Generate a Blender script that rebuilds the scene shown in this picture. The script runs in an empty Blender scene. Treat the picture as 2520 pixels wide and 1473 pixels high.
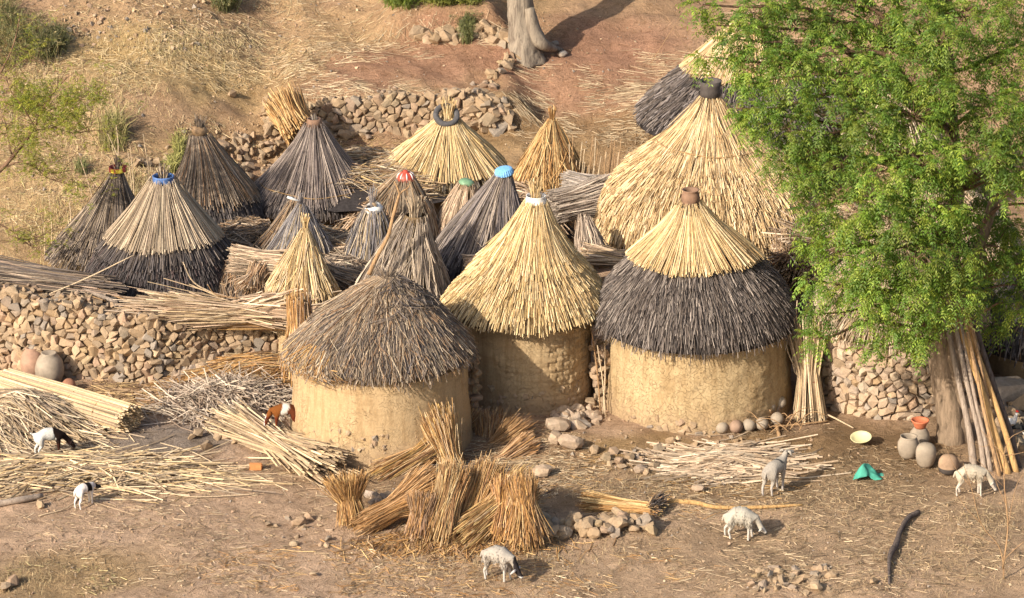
import bpy, bmesh, math, random
import numpy as np
from mathutils import Vector, Matrix, Euler

RS = np.random.RandomState(7)
random.seed(7)
scene = bpy.context.scene
COL = scene.collection

# ------------------------------------------------------------------ camera
PITCH = math.radians(20.0)
DIST = 60.0
F = 8399.0                      # focal length in units of a 2520-wide frame
CX, CY = 1260.0, 736.5
CAM = np.array([0.0, -DIST * math.cos(PITCH), DIST * math.sin(PITCH)])
cd = bpy.data.cameras.new('camera')
cam = bpy.data.objects.new('camera', cd)
COL.objects.link(cam)
cam.location = CAM
cam.rotation_euler = (math.pi / 2 - PITCH, 0, 0)
cd.sensor_width = 36.0
cd.lens = 36.0 * F / 2520.0
cd.clip_start = 1.0
cd.clip_end = 2000.0
scene.camera = cam
scene.render.resolution_x = 1024
scene.render.resolution_y = 598

# ------------------------------------------------------------------ light
SUN_EL = math.radians(30.0)
SUN_DX, SUN_DY = 0.72, 0.694      # horizontal direction the light travels
world = bpy.data.worlds.new('World')
scene.world = world
world.use_nodes = True
wn = world.node_tree
bg = wn.nodes['Background']
sky = wn.nodes.new('ShaderNodeTexSky')
sky.sky_type = 'NISHITA'
sky.sun_disc = False
sky.sun_elevation = SUN_EL
sky.sun_rotation = math.atan2(-SUN_DX, -SUN_DY)
sky.dust_density = 3.0
wn.links.new(sky.outputs[0], bg.inputs[0])
bg.inputs[1].default_value = 0.125
sd = bpy.data.lights.new('sun', 'SUN')
sd.energy = 4.6
sd.angle = math.radians(0.6)
sd.color = (1.0, 0.91, 0.785)
sun = bpy.data.objects.new('sun', sd)
COL.objects.link(sun)
_d = Vector((SUN_DX * math.cos(SUN_EL), SUN_DY * math.cos(SUN_EL), -math.sin(SUN_EL)))
sun.rotation_euler = _d.to_track_quat('-Z', 'Y').to_euler()
sun.location = (-30, -20, 40)
scene.view_settings.view_transform = 'Standard'
scene.view_settings.look = 'None'
scene.view_settings.gamma = 1
scene.view_settings.exposure = 0.50
scene.view_settings.use_curve_mapping = False
scene.cycles.max_bounces = 6
scene.cycles.transparent_max_bounces = 8

# ------------------------------------------------------------------ numpy noise
def _hash(ix, iy, iz):
    n = (ix * 73856093) ^ (iy * 19349663) ^ (iz * 83492791)
    n = (n ^ (n >> 13)) * 1274126177
    n = n ^ (n >> 16)
    return (n & 0xffff) / 65535.0 * 2 - 1

def vnoise(x, y, z=None):
    x = np.asarray(x, float); y = np.asarray(y, float)
    z = np.zeros_like(x) if z is None else np.asarray(z, float)
    ix = np.floor(x).astype(np.int64); iy = np.floor(y).astype(np.int64); iz = np.floor(z).astype(np.int64)
    fx = x - ix; fy = y - iy; fz = z - iz
    fx = fx * fx * (3 - 2 * fx); fy = fy * fy * (3 - 2 * fy); fz = fz * fz * (3 - 2 * fz)
    r = 0
    for a in (0, 1):
        for b in (0, 1):
            for c in (0, 1):
                w = (fx if a else 1 - fx) * (fy if b else 1 - fy) * (fz if c else 1 - fz)
                r = r + w * _hash(ix + a, iy + b, iz + c)
    return r

def fbm(x, y, z=None, o=4, f=1.0, g=0.5):
    r = 0; a = 1.0
    for i in range(o):
        r = r + a * vnoise(x * f + 13.7 * i, y * f - 7.1 * i, None if z is None else z * f + 3.3 * i)
        f *= 2.03; a *= g
    return r

def sst(t):
    t = np.clip(t, 0, 1)
    return t * t * (3 - 2 * t)

# ------------------------------------------------------------------ terrain
def terrain(x, y):
    x = np.asarray(x, float); y = np.asarray(y, float)
    y0 = 3.0 - 3.2 * sst((-x - 4.2) / 3.0)
    d = np.clip((y - y0) * 2.0, -20, 60)
    base = 0.30 * np.log1p(np.exp(d)) / 2.0
    yw = 6.55 + 0.12 * np.sin(x * 1.3)
    win = sst((x + 5.0) / 0.8) * sst((0.7 - x) / 0.9)
    step = 0.60 * sst((y - yw) / 0.16 + 0.5) * np.exp(-np.clip(y - yw, 0, 50) / 3.0) * win
    # low bank under the big tree at the top
    step2 = 0.45 * sst((y - 9.2 - 0.25 * x * 0.2) / 0.25) * sst((x + 3.2) / 1.0) * sst((-x + 0.1) / 0.6)
    far = np.clip(y - 14, 0, 500) * 0.08
    n = 0.05 * fbm(x, y, o=3, f=0.6) + 0.018 * fbm(x + 9, y, o=3, f=3.1)
    hill = sst((y - y0) / 3.0)
    n = n + hill * (0.10 * fbm(x * 0.8, y * 1.2, o=3, f=0.9) + 0.03 * fbm(x, y + 40, o=2, f=4.5))
    front = -0.02 * np.clip(-8.5 - y, 0, 40)
    return base + step + step2 + far + n + front

# the fine sheet
_gx = np.concatenate([[-900, -300, -120, -60, -30, -18, -13], np.arange(-11, 11.01, 0.1), [13, 18, 30, 60, 120, 300, 900]])
_gy = np.concatenate([[-57, -40, -28, -20, -16], np.arange(-14.5, 13.51, 0.1), [15, 18, 24, 34, 60, 120, 300, 900]])
_X, _Y = np.meshgrid(_gx, _gy)
_Z = terrain(_X, _Y)
_nf = (_X > -11.1) & (_X < 11.1) & (_Y > -14.6) & (_Y < 13.6)
_Z = _Z + np.where(_nf, 0.016 * fbm(_X, _Y, o=2, f=4.5), 0)

_fx0, _fy0, _fs = -11.0, -14.5, 0.1
_ix0 = int(np.argmin(np.abs(_gx - _fx0))); _iy0 = int(np.argmin(np.abs(_gy - _fy0)))
_nfx = int(round(22.0 / _fs)); _nfy = int(round(28.0 / _fs))
_FZ = _Z[_iy0:_iy0 + _nfy + 1, _ix0:_ix0 + _nfx + 1]
def H(x, y):
    """height of the ground sheet (bilinear in its fine part)"""
    x = np.asarray(x, float); y = np.asarray(y, float)
    u = np.clip((x - _fx0) / _fs, 0, _FZ.shape[1] - 1.001); v = np.clip((y - _fy0) / _fs, 0, _FZ.shape[0] - 1.001)
    i = u.astype(int); j = v.astype(int); a = u - i; b = v - j
    return (_FZ[j, i] * (1 - a) + _FZ[j, i + 1] * a) * (1 - b) + (_FZ[j + 1, i] * (1 - a) + _FZ[j + 1, i + 1] * a) * b

def ray(dx, dy):
    dx = np.asarray(dx, float); dy = np.asarray(dy, float)
    cx = (dx - CX) / F; cy = -(dy - CY) / F
    s, c = math.sin(PITCH), math.cos(PITCH)
    # forward (0,c,-s), up (0,s,c), right (1,0,0)
    return cx, c + cy * s, -s + cy * c

def at(dx, dy, y):
    """world point of display pixel (dx,dy) on the vertical plane Y=y"""
    rx, ry, rz = ray(dx, dy)
    t = (y - CAM[1]) / ry
    return np.array([CAM[0] + rx * t, y, CAM[2] + rz * t])

def gpv(dx, dy):
    rx, ry, rz = ray(dx, dy)
    lo = np.full_like(rx, 30.0); hi = np.full_like(rx, 110.0)
    # first hit: coarse march then bisection
    t = lo.copy(); done = np.zeros(rx.shape, bool)
    for k in range(110):
        tn = 42.0 + k * 0.35
        x = rx * tn; y = CAM[1] + ry * tn; z = CAM[2] + rz * tn
        below = (z < H(x, y)) & ~done
        lo = np.where(below, tn - 0.35, lo); hi = np.where(below, tn, hi)
        done |= below
    for k in range(14):
        m = (lo + hi) / 2
        below = (CAM[2] + rz * m) < H(rx * m, CAM[1] + ry * m)
        hi = np.where(below, m, hi); lo = np.where(below, lo, m)
    return np.stack([rx * hi, CAM[1] + ry * hi, CAM[2] + rz * hi], -1)

def gp(dx, dy):
    return gpv(np.array([float(dx)]), np.array([float(dy)]))[0]

def scale_at(p):
    """display pixels per metre at a point"""
    d = np.asarray(p) - CAM
    depth = d[1] * math.cos(PITCH) - d[2] * math.sin(PITCH)
    return F / depth

# ------------------------------------------------------------------ object helpers
ORG = {}
def _set(o, label=None, cat=None, group=None, kind=None):
    if label: o['label'] = label
    if cat: o['category'] = cat
    if group: o['group'] = group
    if kind: o['kind'] = kind

def thing(name, label, cat, loc, group=None):
    o = bpy.data.objects.new(name, None)
    o.empty_display_size = 0.2
    COL.objects.link(o)
    o.location = [float(v) for v in loc]
    ORG[o.name] = np.array(loc, float)
    _set(o, label, cat, group)
    return o

def place(name, me, mat=None, parent=None, loc=None, **kw):
    """link a mesh whose verts are in world coordinates minus the origin"""
    o = bpy.data.objects.new(name, me)
    if mat is not None and len(me.materials) == 0:
        me.materials.append(mat)
    COL.objects.link(o)
    if parent is not None:
        o.parent = parent
        ORG[o.name] = ORG[parent.name]
    elif loc is not None:
        o.location = [float(v) for v in loc]
        ORG[o.name] = np.array(loc, float)
    _set(o, **kw)
    return o

class Geo:
    def __init__(s):
        s.V = []; s.Q = []; s.T = []; s.C = []; s.U = []; s.n = 0; s.poly = []
    def add(s, V, Q=None, T=None, C=None):
        V = np.asarray(V, float).reshape(-1, 3)
        if Q is not None and len(Q): s.Q.append(np.asarray(Q, np.int64) + s.n)
        if T is not None and len(T): s.T.append(np.asarray(T, np.int64) + s.n)
        if C is None: C = (0.5, 0.5, 0.5)
        C = np.asarray(C, float)
        if C.ndim == 1: C = np.tile(C, (len(V), 1))
        s.V.append(V); s.C.append(C); s.n += len(V)
        return s
    def build(s, name, mat, parent=None, smooth=False, own=False, **kw):
        V = np.concatenate(s.V) if s.V else np.zeros((0, 3))
        C = np.concatenate(s.C) if s.C else np.zeros((0, 3))
        if parent is not None:
            org = ORG[parent.name]
        else:
            mn, mx = V.min(0), V.max(0)
            org = np.array([(mn[0] + mx[0]) / 2, (mn[1] + mx[1]) / 2, mn[2]])
        me = bpy.data.meshes.new(name)
        Q = np.concatenate(s.Q) if s.Q else np.zeros((0, 4), np.int64)
        T = np.concatenate(s.T) if s.T else np.zeros((0, 3), np.int64)
        me.vertices.add(len(V)); me.vertices.foreach_set('co', (V - org).astype(np.float32).ravel())
        loops = np.concatenate([Q.ravel(), T.ravel()])
        me.loops.add(len(loops)); me.loops.foreach_set('vertex_index', loops.astype(np.int32))
        starts = np.concatenate([np.arange(len(Q)) * 4, len(Q) * 4 + np.arange(len(T)) * 3])
        tot = np.concatenate([np.full(len(Q), 4), np.full(len(T), 3)])
        me.polygons.add(len(starts))
        me.polygons.foreach_set('loop_start', starts.astype(np.int32))
        me.polygons.foreach_set('loop_total', tot.astype(np.int32))
        me.polygons.foreach_set('use_smooth', np.full(len(starts), smooth))
        me.update(calc_edges=True)
        at_ = me.color_attributes.new('Col', 'FLOAT_COLOR', 'POINT')
        at_.data.foreach_set('color', np.concatenate([C, np.ones((len(C), 1))], 1).astype(np.float32).ravel())
        me.materials.append(mat)
        return place(name, me, None, parent, None if parent is not None else org, **kw)

def norm(v):
    return v / np.maximum(np.linalg.norm(v, axis=-1, keepdims=True), 1e-9)

def tubes(P, R, k=3, C=None, cap=True):
    """P (N,S,3) centre lines, R (N,S) radii"""
    P = np.asarray(P, float); N, S, _ = P.shape
    R = np.broadcast_to(np.asarray(R, float), (N, S))
    d = norm(P[:, -1] - P[:, 0])
    ref = np.where(np.abs(d[:, 2:3]) > 0.9, np.array([[1.0, 0, 0]]), np.array([[0, 0, 1.0]]))
    a = norm(np.cross(d, ref)); b = np.cross(d, a)
    ph = RS.rand(N) * 6.28
    ang = ph[:, None] + np.arange(k)[None] * 2 * math.pi / k
    off = a[:, None, :] * np.cos(ang)[..., None] + b[:, None, :] * np.sin(ang)[..., None]   # N,k,3
    V = P[:, :, None, :] + off[:, None, :, :] * R[:, :, None, None]
    V = V.reshape(-1, 3)
    base = (np.arange(N) * S * k)[:, None, None]
    s = (np.arange(S - 1) * k)[None, :, None]; j = np.arange(k)[None, None, :]; j2 = (np.arange(k)[None, None, :] + 1) % k
    Q = np.stack([base + s + j, base + s + j2, base + s + k + j2, base + s + k + j], -1).reshape(-1, 4)
    T = None
    if cap and k == 3:
        b2 = np.arange(N) * S * k
        T = np.concatenate([np.stack([b2 + 2, b2 + 1, b2], -1), np.stack([b2 + (S - 1) * k, b2 + (S - 1) * k + 1, b2 + (S - 1) * k + 2], -1)])
    if C is not None:
        C = np.asarray(C, float)
        if C.ndim == 1: C = np.tile(C, (N, 1))
        C = np.repeat(C, S * k, axis=0)
    return V, Q, T, C

def limb(P, R, k=10, ridge=0.0, seed=0, capend=True):
    """one smooth tube through points with parallel-transported frames; Catmull-Rom refined"""
    P = np.asarray(P, float); R = np.broadcast_to(np.asarray(R, float), (len(P),))
    t = np.linspace(0, len(P) - 1, max(2, (len(P) - 1) * 5 + 1))
    def cr(A):
        A2 = np.concatenate([[2 * A[0] - A[1]], A, [2 * A[-1] - A[-2]]])
        out = []
        for u in t:
            i = min(int(u), len(A) - 2); f = u - i
            p0, p1, p2, p3 = A2[i], A2[i + 1], A2[i + 2], A2[i + 3]
            out.append(0.5 * ((2 * p1) + (-p0 + p2) * f + (2 * p0 - 5 * p1 + 4 * p2 - p3) * f * f + (-p0 + 3 * p1 - 3 * p2 + p3) * f ** 3))
        return np.array(out)
    PP = cr(P); RR = np.maximum(cr(R), 0.0015)
    d = norm(np.gradient(PP, axis=0))
    a = np.cross(d[0], [0, 0, 1.0] if abs(d[0][2]) < 0.9 else [1.0, 0, 0]); a /= np.linalg.norm(a)
    V = []
    S = len(PP)
    for i in range(S):
        a = a - d[i] * np.dot(a, d[i]); a /= max(np.linalg.norm(a), 1e-9)
        b = np.cross(d[i], a)
        for j in range(k):
            th = 2 * math.pi * j / k
            r = RR[i]
            if ridge:
                r *= 1 + ridge * (0.6 * float(vnoise(3.0 * math.cos(th) + seed, 3.0 * math.sin(th), i * 0.13)) + 0.4 * float(vnoise(7 * math.cos(th), 7 * math.sin(th) + seed, i * 0.5)))
            V.append(PP[i] + (a * math.cos(th) + b * math.sin(th)) * r)
    V = np.array(V)
    Q = [(i * k + j, i * k + (j + 1) % k, (i + 1) * k + (j + 1) % k, (i + 1) * k + j) for i in range(S - 1) for j in range(k)]
    T = []
    if capend:
        V = np.concatenate([V, PP[:1], PP[-1:]])
        n0, n1 = S * k, S * k + 1
        T = [(n0, (j + 1) % k, j) for j in range(k)] + [(n1, (S - 1) * k + j, (S - 1) * k + (j + 1) % k) for j in range(k)]
    return V, Q, T

def lathe(prof, k=28, ctr=(0, 0, 0), M=None, wob=0.0, seed=0.0):
    prof = np.asarray(prof, float)
    th = np.arange(k) * 2 * math.pi / k
    V = np.stack([prof[:, 0:1] * np.cos(th), prof[:, 0:1] * np.sin(th), np.repeat(prof[:, 1:2], k, 1)], -1).reshape(-1, 3)
    if wob:
        n = fbm(V[:, 0] * 8 + seed, V[:, 1] * 8, V[:, 2] * 8, o=2)
        V[:, :2] *= (1 + wob * n)[:, None]
    if M is not None:
        V = V @ np.array(M).T
    V = V + np.asarray(ctr)
    S = len(prof)
    Q = [(i * k + j, i * k + (j + 1) % k, (i + 1) * k + (j + 1) % k, (i + 1) * k + j) for i in range(S - 1) for j in range(k)]
    return V, Q

def rot3(rx, ry, rz):
    return np.array(Euler((rx, ry, rz)).to_matrix())

# ------------------------------------------------------------------ rock templates
def hull_rock(seed, n=14, sq=(1, 1, 1)):
    r = random.Random(seed)
    bm = bmesh.new()
    for i in range(n):
        v = Vector((r.gauss(0, 1), r.gauss(0, 1), r.gauss(0, 1))).normalized()
        m = max(abs(v.x), abs(v.y), abs(v.z))
        v = v * (0.6 + 0.4 / m * r.uniform(0.75, 1.0)) * 0.5
        bm.verts.new((v.x * sq[0], v.y * sq[1], v.z * sq[2]))
    res = bmesh.ops.convex_hull(bm, input=bm.verts)
    junk = [e for e in res['geom_interior'] if isinstance(e, bmesh.types.BMVert)]
    if junk: bmesh.ops.delete(bm, geom=junk, context='VERTS')
    bm.verts.ensure_lookup_table(); bm.verts.index_update()
    V = np.array([v.co[:] for v in bm.verts]); T = np.array([[v.index for v in f.verts] for f in bm.faces])
    bm.free()
    return V, T
ROCKS = [hull_rock(100 + i, 12 + i % 5, (1, 0.8 + 0.05 * (i % 4), 0.65 + 0.07 * (i % 5))) for i in range(20)]
CHIP = [hull_rock(700 + i, 8) for i in range(10)]
ROUND = [hull_rock(300 + i, 26, (1, 0.9, 0.75)) for i in range(8)]

def _rock_mesh(i, VT, mat, tag_):
    me = bpy.data.meshes.new('stone_shape')
    me.from_pydata([tuple(v) for v in VT[0]], [], [tuple(int(q) for q in t) for t in VT[1]])
    me.materials.append(mat)
    return me

# ------------------------------------------------------------------ materials
def nt(name):
    m = bpy.data.materials.new(name); m.use_nodes = True
    n = m.node_tree; b = n.nodes['Principled BSDF']
    return m, n, b
def N(n, t, **kw):
    x = n.nodes.new(t)
    for k, v in kw.items(): setattr(x, k, v)
    return x
def noise_n(n, scale, detail=4, rough=0.6, vec=None, dist=0.0):
    x = N(n, 'ShaderNodeTexNoise'); x.inputs['Scale'].default_value = scale; x.inputs['Detail'].default_value = detail
    x.inputs['Roughness'].default_value = rough; x.inputs['Distortion'].default_value = dist
    if vec is not None: n.links.new(vec, x.inputs['Vector'])
    return x
def ramp(n, stops, fac):
    r = N(n, 'ShaderNodeValToRGB'); e = r.color_ramp.elements
    while len(e) < len(stops): e.new(0.5)
    for i, (p, c) in enumerate(stops):
        e[i].position = p; e[i].color = (*c, 1) if len(c) == 3 else c
    n.links.new(fac, r.inputs[0]); return r
def mixc(n, a, b, fac, mode='MIX'):
    x = N(n, 'ShaderNodeMix', data_type='RGBA', blend_type=mode)
    for s, v in ((x.inputs[6], a), (x.inputs[7], b), (x.inputs[0], fac)):
        if isinstance(v, bpy.types.NodeSocket): n.links.new(v, s)
        elif isinstance(v, (int, float)): s.default_value = v
        else: s.default_value = (*v, 1)
    return x.outputs[2]
def mathn(n, op, a, b=0.0):
    x = N(n, 'ShaderNodeMath', operation=op)
    for s, v in ((x.inputs[0], a), (x.inputs[1], b)):
        if isinstance(v, bpy.types.NodeSocket): n.links.new(v, s)
        else: s.default_value = v
    return x.outputs[0]
def bump(n, b, h, s, d):
    x = N(n, 'ShaderNodeBump'); x.inputs['Strength'].default_value = s; x.inputs['Distance'].default_value = d
    n.links.new(h, x.inputs['Height']); n.links.new(x.outputs[0], b.inputs['Normal'])

def col_mat(name, rough=0.8, spec=0.25, nscale=30.0, namt=0.25, bmp=0.0, bd=0.01):
    m, n, b = nt(name)
    a = N(n, 'ShaderNodeAttribute', attribute_name='Col')
    g = N(n, 'ShaderNodeNewGeometry')
    x = noise_n(n, nscale, 3, 0.6, g.outputs['Position'])
    r = ramp(n, [(0.25, (1 - namt,) * 3), (0.75, (1 + namt * 0.6,) * 3)], x.outputs[0])
    c = mixc(n, a.outputs['Color'], r.outputs[0], 1.0, 'MULTIPLY')
    n.links.new(c, b.inputs['Base Color'])
    b.inputs['Roughness'].default_value = rough; b.inputs['Specular IOR Level'].default_value = spec
    if bmp: bump(n, b, x.outputs[0], bmp, bd)
    return m
M_STRAW = col_mat('straw', 0.7, 0.2, 26, 0.28)
M_STUFF = col_mat('painted_surface', 0.75, 0.3, 18, 0.15)
M_FUR = col_mat('fur', 0.95, 0.1, 45, 0.16, 0.5, 0.02)
M_GRIT = col_mat('pebble', 0.9, 0.15, 60, 0.3)

def stone_mat(name, stops, ncol=0.3):
    m, n, b = nt(name)
    oi = N(n, 'ShaderNodeObjectInfo')
    g = N(n, 'ShaderNodeNewGeometry')
    r = ramp(n, [(p_, tuple(v * .80 for v in c_)) for p_, c_ in stops], oi.outputs['Random'])
    x = noise_n(n, 14, 6, 0.65, g.outputs['Position'])
    r2 = ramp(n, [(0.3, (1 - ncol,) * 3), (0.7, (1 + ncol * 0.7,) * 3)], x.outputs[0])
    c = mixc(n, r.outputs[0], r2.outputs[0], 1.0, 'MULTIPLY')
    y = noise_n(n, 4, 3, 0.6, g.outputs['Position'])
    c = mixc(n, c, (0.38, 0.26, 0.155), mathn(n, 'MULTIPLY', ramp(n, [(0.45, (0, 0, 0)), (0.7, (1, 1, 1))], y.outputs[0]).outputs[0], 0.45))
    n.links.new(c, b.inputs['Base Color'])
    b.inputs['Roughness'].default_value = 0.9; b.inputs['Specular IOR Level'].default_value = 0.2
    bump(n, b, noise_n(n, 40, 5, 0.7, g.outputs['Position']).outputs[0], 0.5, 0.02)
    return m
M_STONE = stone_mat('dry_stone', [(0.0, (.38, .26, .15)), (0.2, (.48, .34, .21)), (0.4, (.33, .24, .155)), (0.55, (.52, .38, .24)), (0.7, (.43, .29, .19)), (0.85, (.32, .265, .21)), (1.0, (.50, .36, .20))])
M_STONE_PINK = stone_mat('pink_stone', [(0.0, (.48, .34, .22)), (0.2, (.57, .42, .29)), (0.4, (.43, .32, .23)), (0.55, (.62, .48, .34)), (0.7, (.49, .36, .26)), (0.85, (.38, .33, .28)), (1.0, (.58, .42, .26))])
STONE_TINT = np.array([(.38, .26, .15), (.48, .34, .21), (.33, .24, .155), (.52, .38, .24), (.43, .29, .19), (.32, .265, .21)])
ROCK_ME = [_rock_mesh(i, r, M_STONE, 'a') for i, r in enumerate(ROCKS)]
BOULDER = [hull_rock(500 + i, 60, (1, .85, .7)) for i in range(6)]
BOULDER_ME = [_rock_mesh(i, r, M_STONE_PINK, 'd') for i, r in enumerate(BOULDER)]
ROUND_ME = [_rock_mesh(i, r, M_STONE, 'b') for i, r in enumerate(ROUND)]
PINK_ME = [_rock_mesh(i, r, M_STONE_PINK, 'c') for i, r in enumerate(ROCKS[:10])]

def mud_mat(name, c1, c2, crack=0.5, brick=0.0, stain=(0.30, 0.18, 0.08)):
    m, n, b = nt(name)
    g = N(n, 'ShaderNodeNewGeometry')
    a = N(n, 'ShaderNodeAttribute', attribute_name='Col')
    sep = N(n, 'ShaderNodeSeparateColor'); n.links.new(a.outputs['Color'], sep.inputs[0])
    x = noise_n(n, 2.2, 6, 0.6, g.outputs['Position'])
    y = noise_n(n, 26, 9, 0.72, g.outputs['Position'])
    c = mixc(n, c1, c2, ramp(n, [(0.35, (0, 0, 0)), (0.65, (1, 1, 1))], x.outputs[0]).outputs[0])
    c = mixc(n, c, ramp(n, [(0.3, (.82,) * 3), (0.7, (1.08,) * 3)], y.outputs[0]).outputs[0], 1.0, 'MULTIPLY')
    st = N(n, 'ShaderNodeMapping'); st.inputs['Scale'].default_value = (7, 7, .9); n.links.new(g.outputs['Position'], st.inputs['Vector'])
    sn = noise_n(n, 1.0, 5, .7, st.outputs[0])
    c = mixc(n, c, ramp(n, [(.38, (.74, .70, .64)), (.52, (1, 1, 1))], sn.outputs[0]).outputs[0], .7, 'MULTIPLY')
    bs = noise_n(n, 5, 5, .7, g.outputs['Position'])
    c = mixc(n, c, (.36, .25, .15), ramp(n, [(.62, (0, 0, 0)), (.95, (.75,) * 3)], mathn(n, 'ADD', mathn(n, 'MULTIPLY', sep.outputs[1], .55), bs.outputs[0])).outputs[0])
    # cracks: edges of warped cells, stronger where Col.r says the plaster is worn
    mp = N(n, 'ShaderNodeVectorMath', operation='ADD')
    nz = noise_n(n, 6, 3, 0.5, g.outputs['Position'])
    n.links.new(g.outputs['Position'], mp.inputs[0])
    sc = N(n, 'ShaderNodeVectorMath', operation='SCALE'); sc.inputs[3].default_value = 0.45
    n.links.new(nz.outputs['Color'], sc.inputs[0]); n.links.new(sc.outputs[0], mp.inputs[1])
    v = N(n, 'ShaderNodeTexVoronoi', feature='DISTANCE_TO_EDGE'); v.inputs['Scale'].default_value = 8.5
    n.links.new(mp.outputs[0], v.inputs['Vector'])
    ck = ramp(n, [(0.0, (1, 1, 1)), (0.028, (0, 0, 0))], v.outputs['Distance'])
    gate = ramp(n, [(0.50, (0, 0, 0)), (0.62, (1, 1, 1))], mathn(n, 'ADD', x.outputs[0], mathn(n, 'MULTIPLY', sep.outputs[0], 0.4)))
    cm = mathn(n, 'MULTIPLY', ck.outputs[0], mathn(n, 'MULTIPLY', gate.outputs[0], crack))
    c = mixc(n, c, stain, cm)
    n.links.new(c, b.inputs['Base Color'])
    b.inputs['Roughness'].default_value = 0.95; b.inputs['Specular IOR Level'].default_value = 0.1
    hh = mathn(n, 'SUBTRACT', mathn(n, 'MULTIPLY', y.outputs[0], 0.6), mathn(n, 'MULTIPLY', cm, 1.2))
    bump(n, b, hh, 0.85, 0.03)
    return m
M_MUD = mud_mat('ochre_mud_plaster', (.47, .325, .175), (.53, .38, .215), 0.45)
M_MUD2 = mud_mat('cracked_mud_plaster', (.46, .325, .175), (.54, .40, .225), 0.4)
M_MUD3 = mud_mat('rough_mud_brick', (.43, .30, .165), (.51, .375, .215), 0.35)

def simple(name, c, rough=0.7, spec=0.3, nscale=10, namt=0.2, bmp=0.2, metal=0.0):
    m, n, b = nt(name)
    g = N(n, 'ShaderNodeTexCoord')
    x = noise_n(n, nscale, 5, 0.65, g.outputs['Object'])
    r = ramp(n, [(0.3, tuple(v * (1 - namt) for v in c)), (0.7, tuple(min(1, v * (1 + namt)) for v in c))], x.outputs[0])
    n.links.new(r.outputs[0], b.inputs['Base Color'])
    b.inputs['Roughness'].default_value = rough; b.inputs['Specular IOR Level'].default_value = spec
    b.inputs['Metallic'].default_value = metal
    if bmp: bump(n, b, x.outputs[0], bmp, 0.01)
    return m
M_CORE = simple('wall_fill_earth', (.33, .225, .135), 0.95, 0.1, 12, 0.3)
M_THATCH_CORE = simple('thatch_underlayer', (.16, .11, .06), 0.95, 0.1, 20, 0.4)
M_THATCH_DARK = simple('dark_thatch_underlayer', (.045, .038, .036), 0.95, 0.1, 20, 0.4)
M_CLAY_GREY = simple('grey_fired_clay', (.31, .25, .185), 0.75, 0.3, 5, 0.25)
M_CLAY_ORANGE = simple('orange_fired_clay', (.50, .15, .07), 0.6, 0.35, 8, 0.12)
M_CLAY_BROWN = simple('brown_fired_clay', (.23, .135, .085), 0.75, 0.3, 9, 0.25)
M_POT_BLACK = simple('sooty_clay', (.075, .062, .055), 0.75, 0.3, 9, 0.3)
M_RUBBER = simple('worn_rubber', (.085, .08, .08), 0.8, 0.3, 20, 0.3)
M_WHITE_EN = simple('white_enamel', (.70, .67, .62), 0.5, 0.4, 26, 0.22, 0.1)
M_BLUE_EN = simple('blue_enamel', (.09, .17, .38), 0.55, 0.4, 22, 0.4, 0.1)
M_SKY_PLASTIC = simple('pale_blue_plastic', (.19, .43, .72), 0.55, 0.3, 22, 0.2, 0.1)
M_GREEN_EN = simple('green_enamel', (.17, .30, .17), 0.5, 0.4, 8, 0.25, 0.0)
M_YELLOW_EN = simple('cream_enamel', (.66, .60, .32), 0.4, 0.4, 6, 0.1, 0.0)
M_TEAL = simple('turquoise_cloth', (.075, .33, .24), 0.9, 0.1, 6, 0.12, 0.3)
M_RED_TIE = simple('red_cord', (.30, .05, .03), 0.9, 0.1, 20, 0.2)
M_FIBRE = simple('twisted_fibre', (.30, .19, .09), 0.9, 0.1, 30, 0.3)
M_WHITE_RAG = simple('white_rag', (.75, .73, .68), 0.9, 0.1, 12, 0.1)
M_BRICK = simple('orange_brick', (.55, .24, .09), 0.9, 0.1, 20, 0.2)
M_EYE = simple('dark_eye', (.01, .008, .006), 0.2, 0.6, 5, 0.0, 0.0)
M_HORN = simple('grey_horn', (.12, .10, .08), 0.6, 0.3, 20, 0.2)
M_COMB = simple('red_comb', (.55, .03, .02), 0.6, 0.3, 20, 0.1)

def bark_mat(name, c1, c2, sx=9.0, sz=1.6):
    m, n, b = nt(name)
    g = N(n, 'ShaderNodeTexCoord')
    mp = N(n, 'ShaderNodeMapping'); mp.inputs['Scale'].default_value = (sx, sx, sz)
    n.links.new(g.outputs['Object'], mp.inputs['Vector'])
    x = noise_n(n, 1.6, 7, 0.7, mp.outputs[0], 0.4)
    r = ramp(n, [(0.32, c2), (0.5, c1), (0.72, tuple(min(1, v * 1.35) for v in c1))], x.outputs[0])
    n.links.new(r.outputs[0], b.inputs['Base Color'])
    b.inputs['Roughness'].default_value = 0.92; b.inputs['Specular IOR Level'].default_value = 0.15
    bump(n, b, x.outputs[0], 0.8, 0.04)
    return m
M_BARK = bark_mat('furrowed_bark', (.25, .18, .12), (.10, .07, .045))
M_BARK_GREY = bark_mat('grey_smooth_bark', (.27, .22, .165), (.12, .09, .07), 9, 1.4)
M_BRANCH = bark_mat('branch_bark', (.19, .115, .07), (.08, .05, .03), 14, 3)
M_POLE_GREY = bark_mat('weathered_pole', (.34, .27, .21), (.20, .15, .12), 20, 2.0)
M_CANE = bark_mat('pale_cane', (.60, .46, .30), (.40, .29, .18), 30, 4.0)
M_POLE_OCHRE = bark_mat('peeled_pole', (.50, .31, .13), (.34, .19, .08), 14, 1.6)
M_POLE_BROWN = bark_mat('brown_pole', (.40, .25, .13), (.22, .13, .07), 20, 2.0)
M_LOG_DARK = bark_mat('charred_log', (.13, .10, .085), (.05, .04, .035), 16, 2.0)

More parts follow.
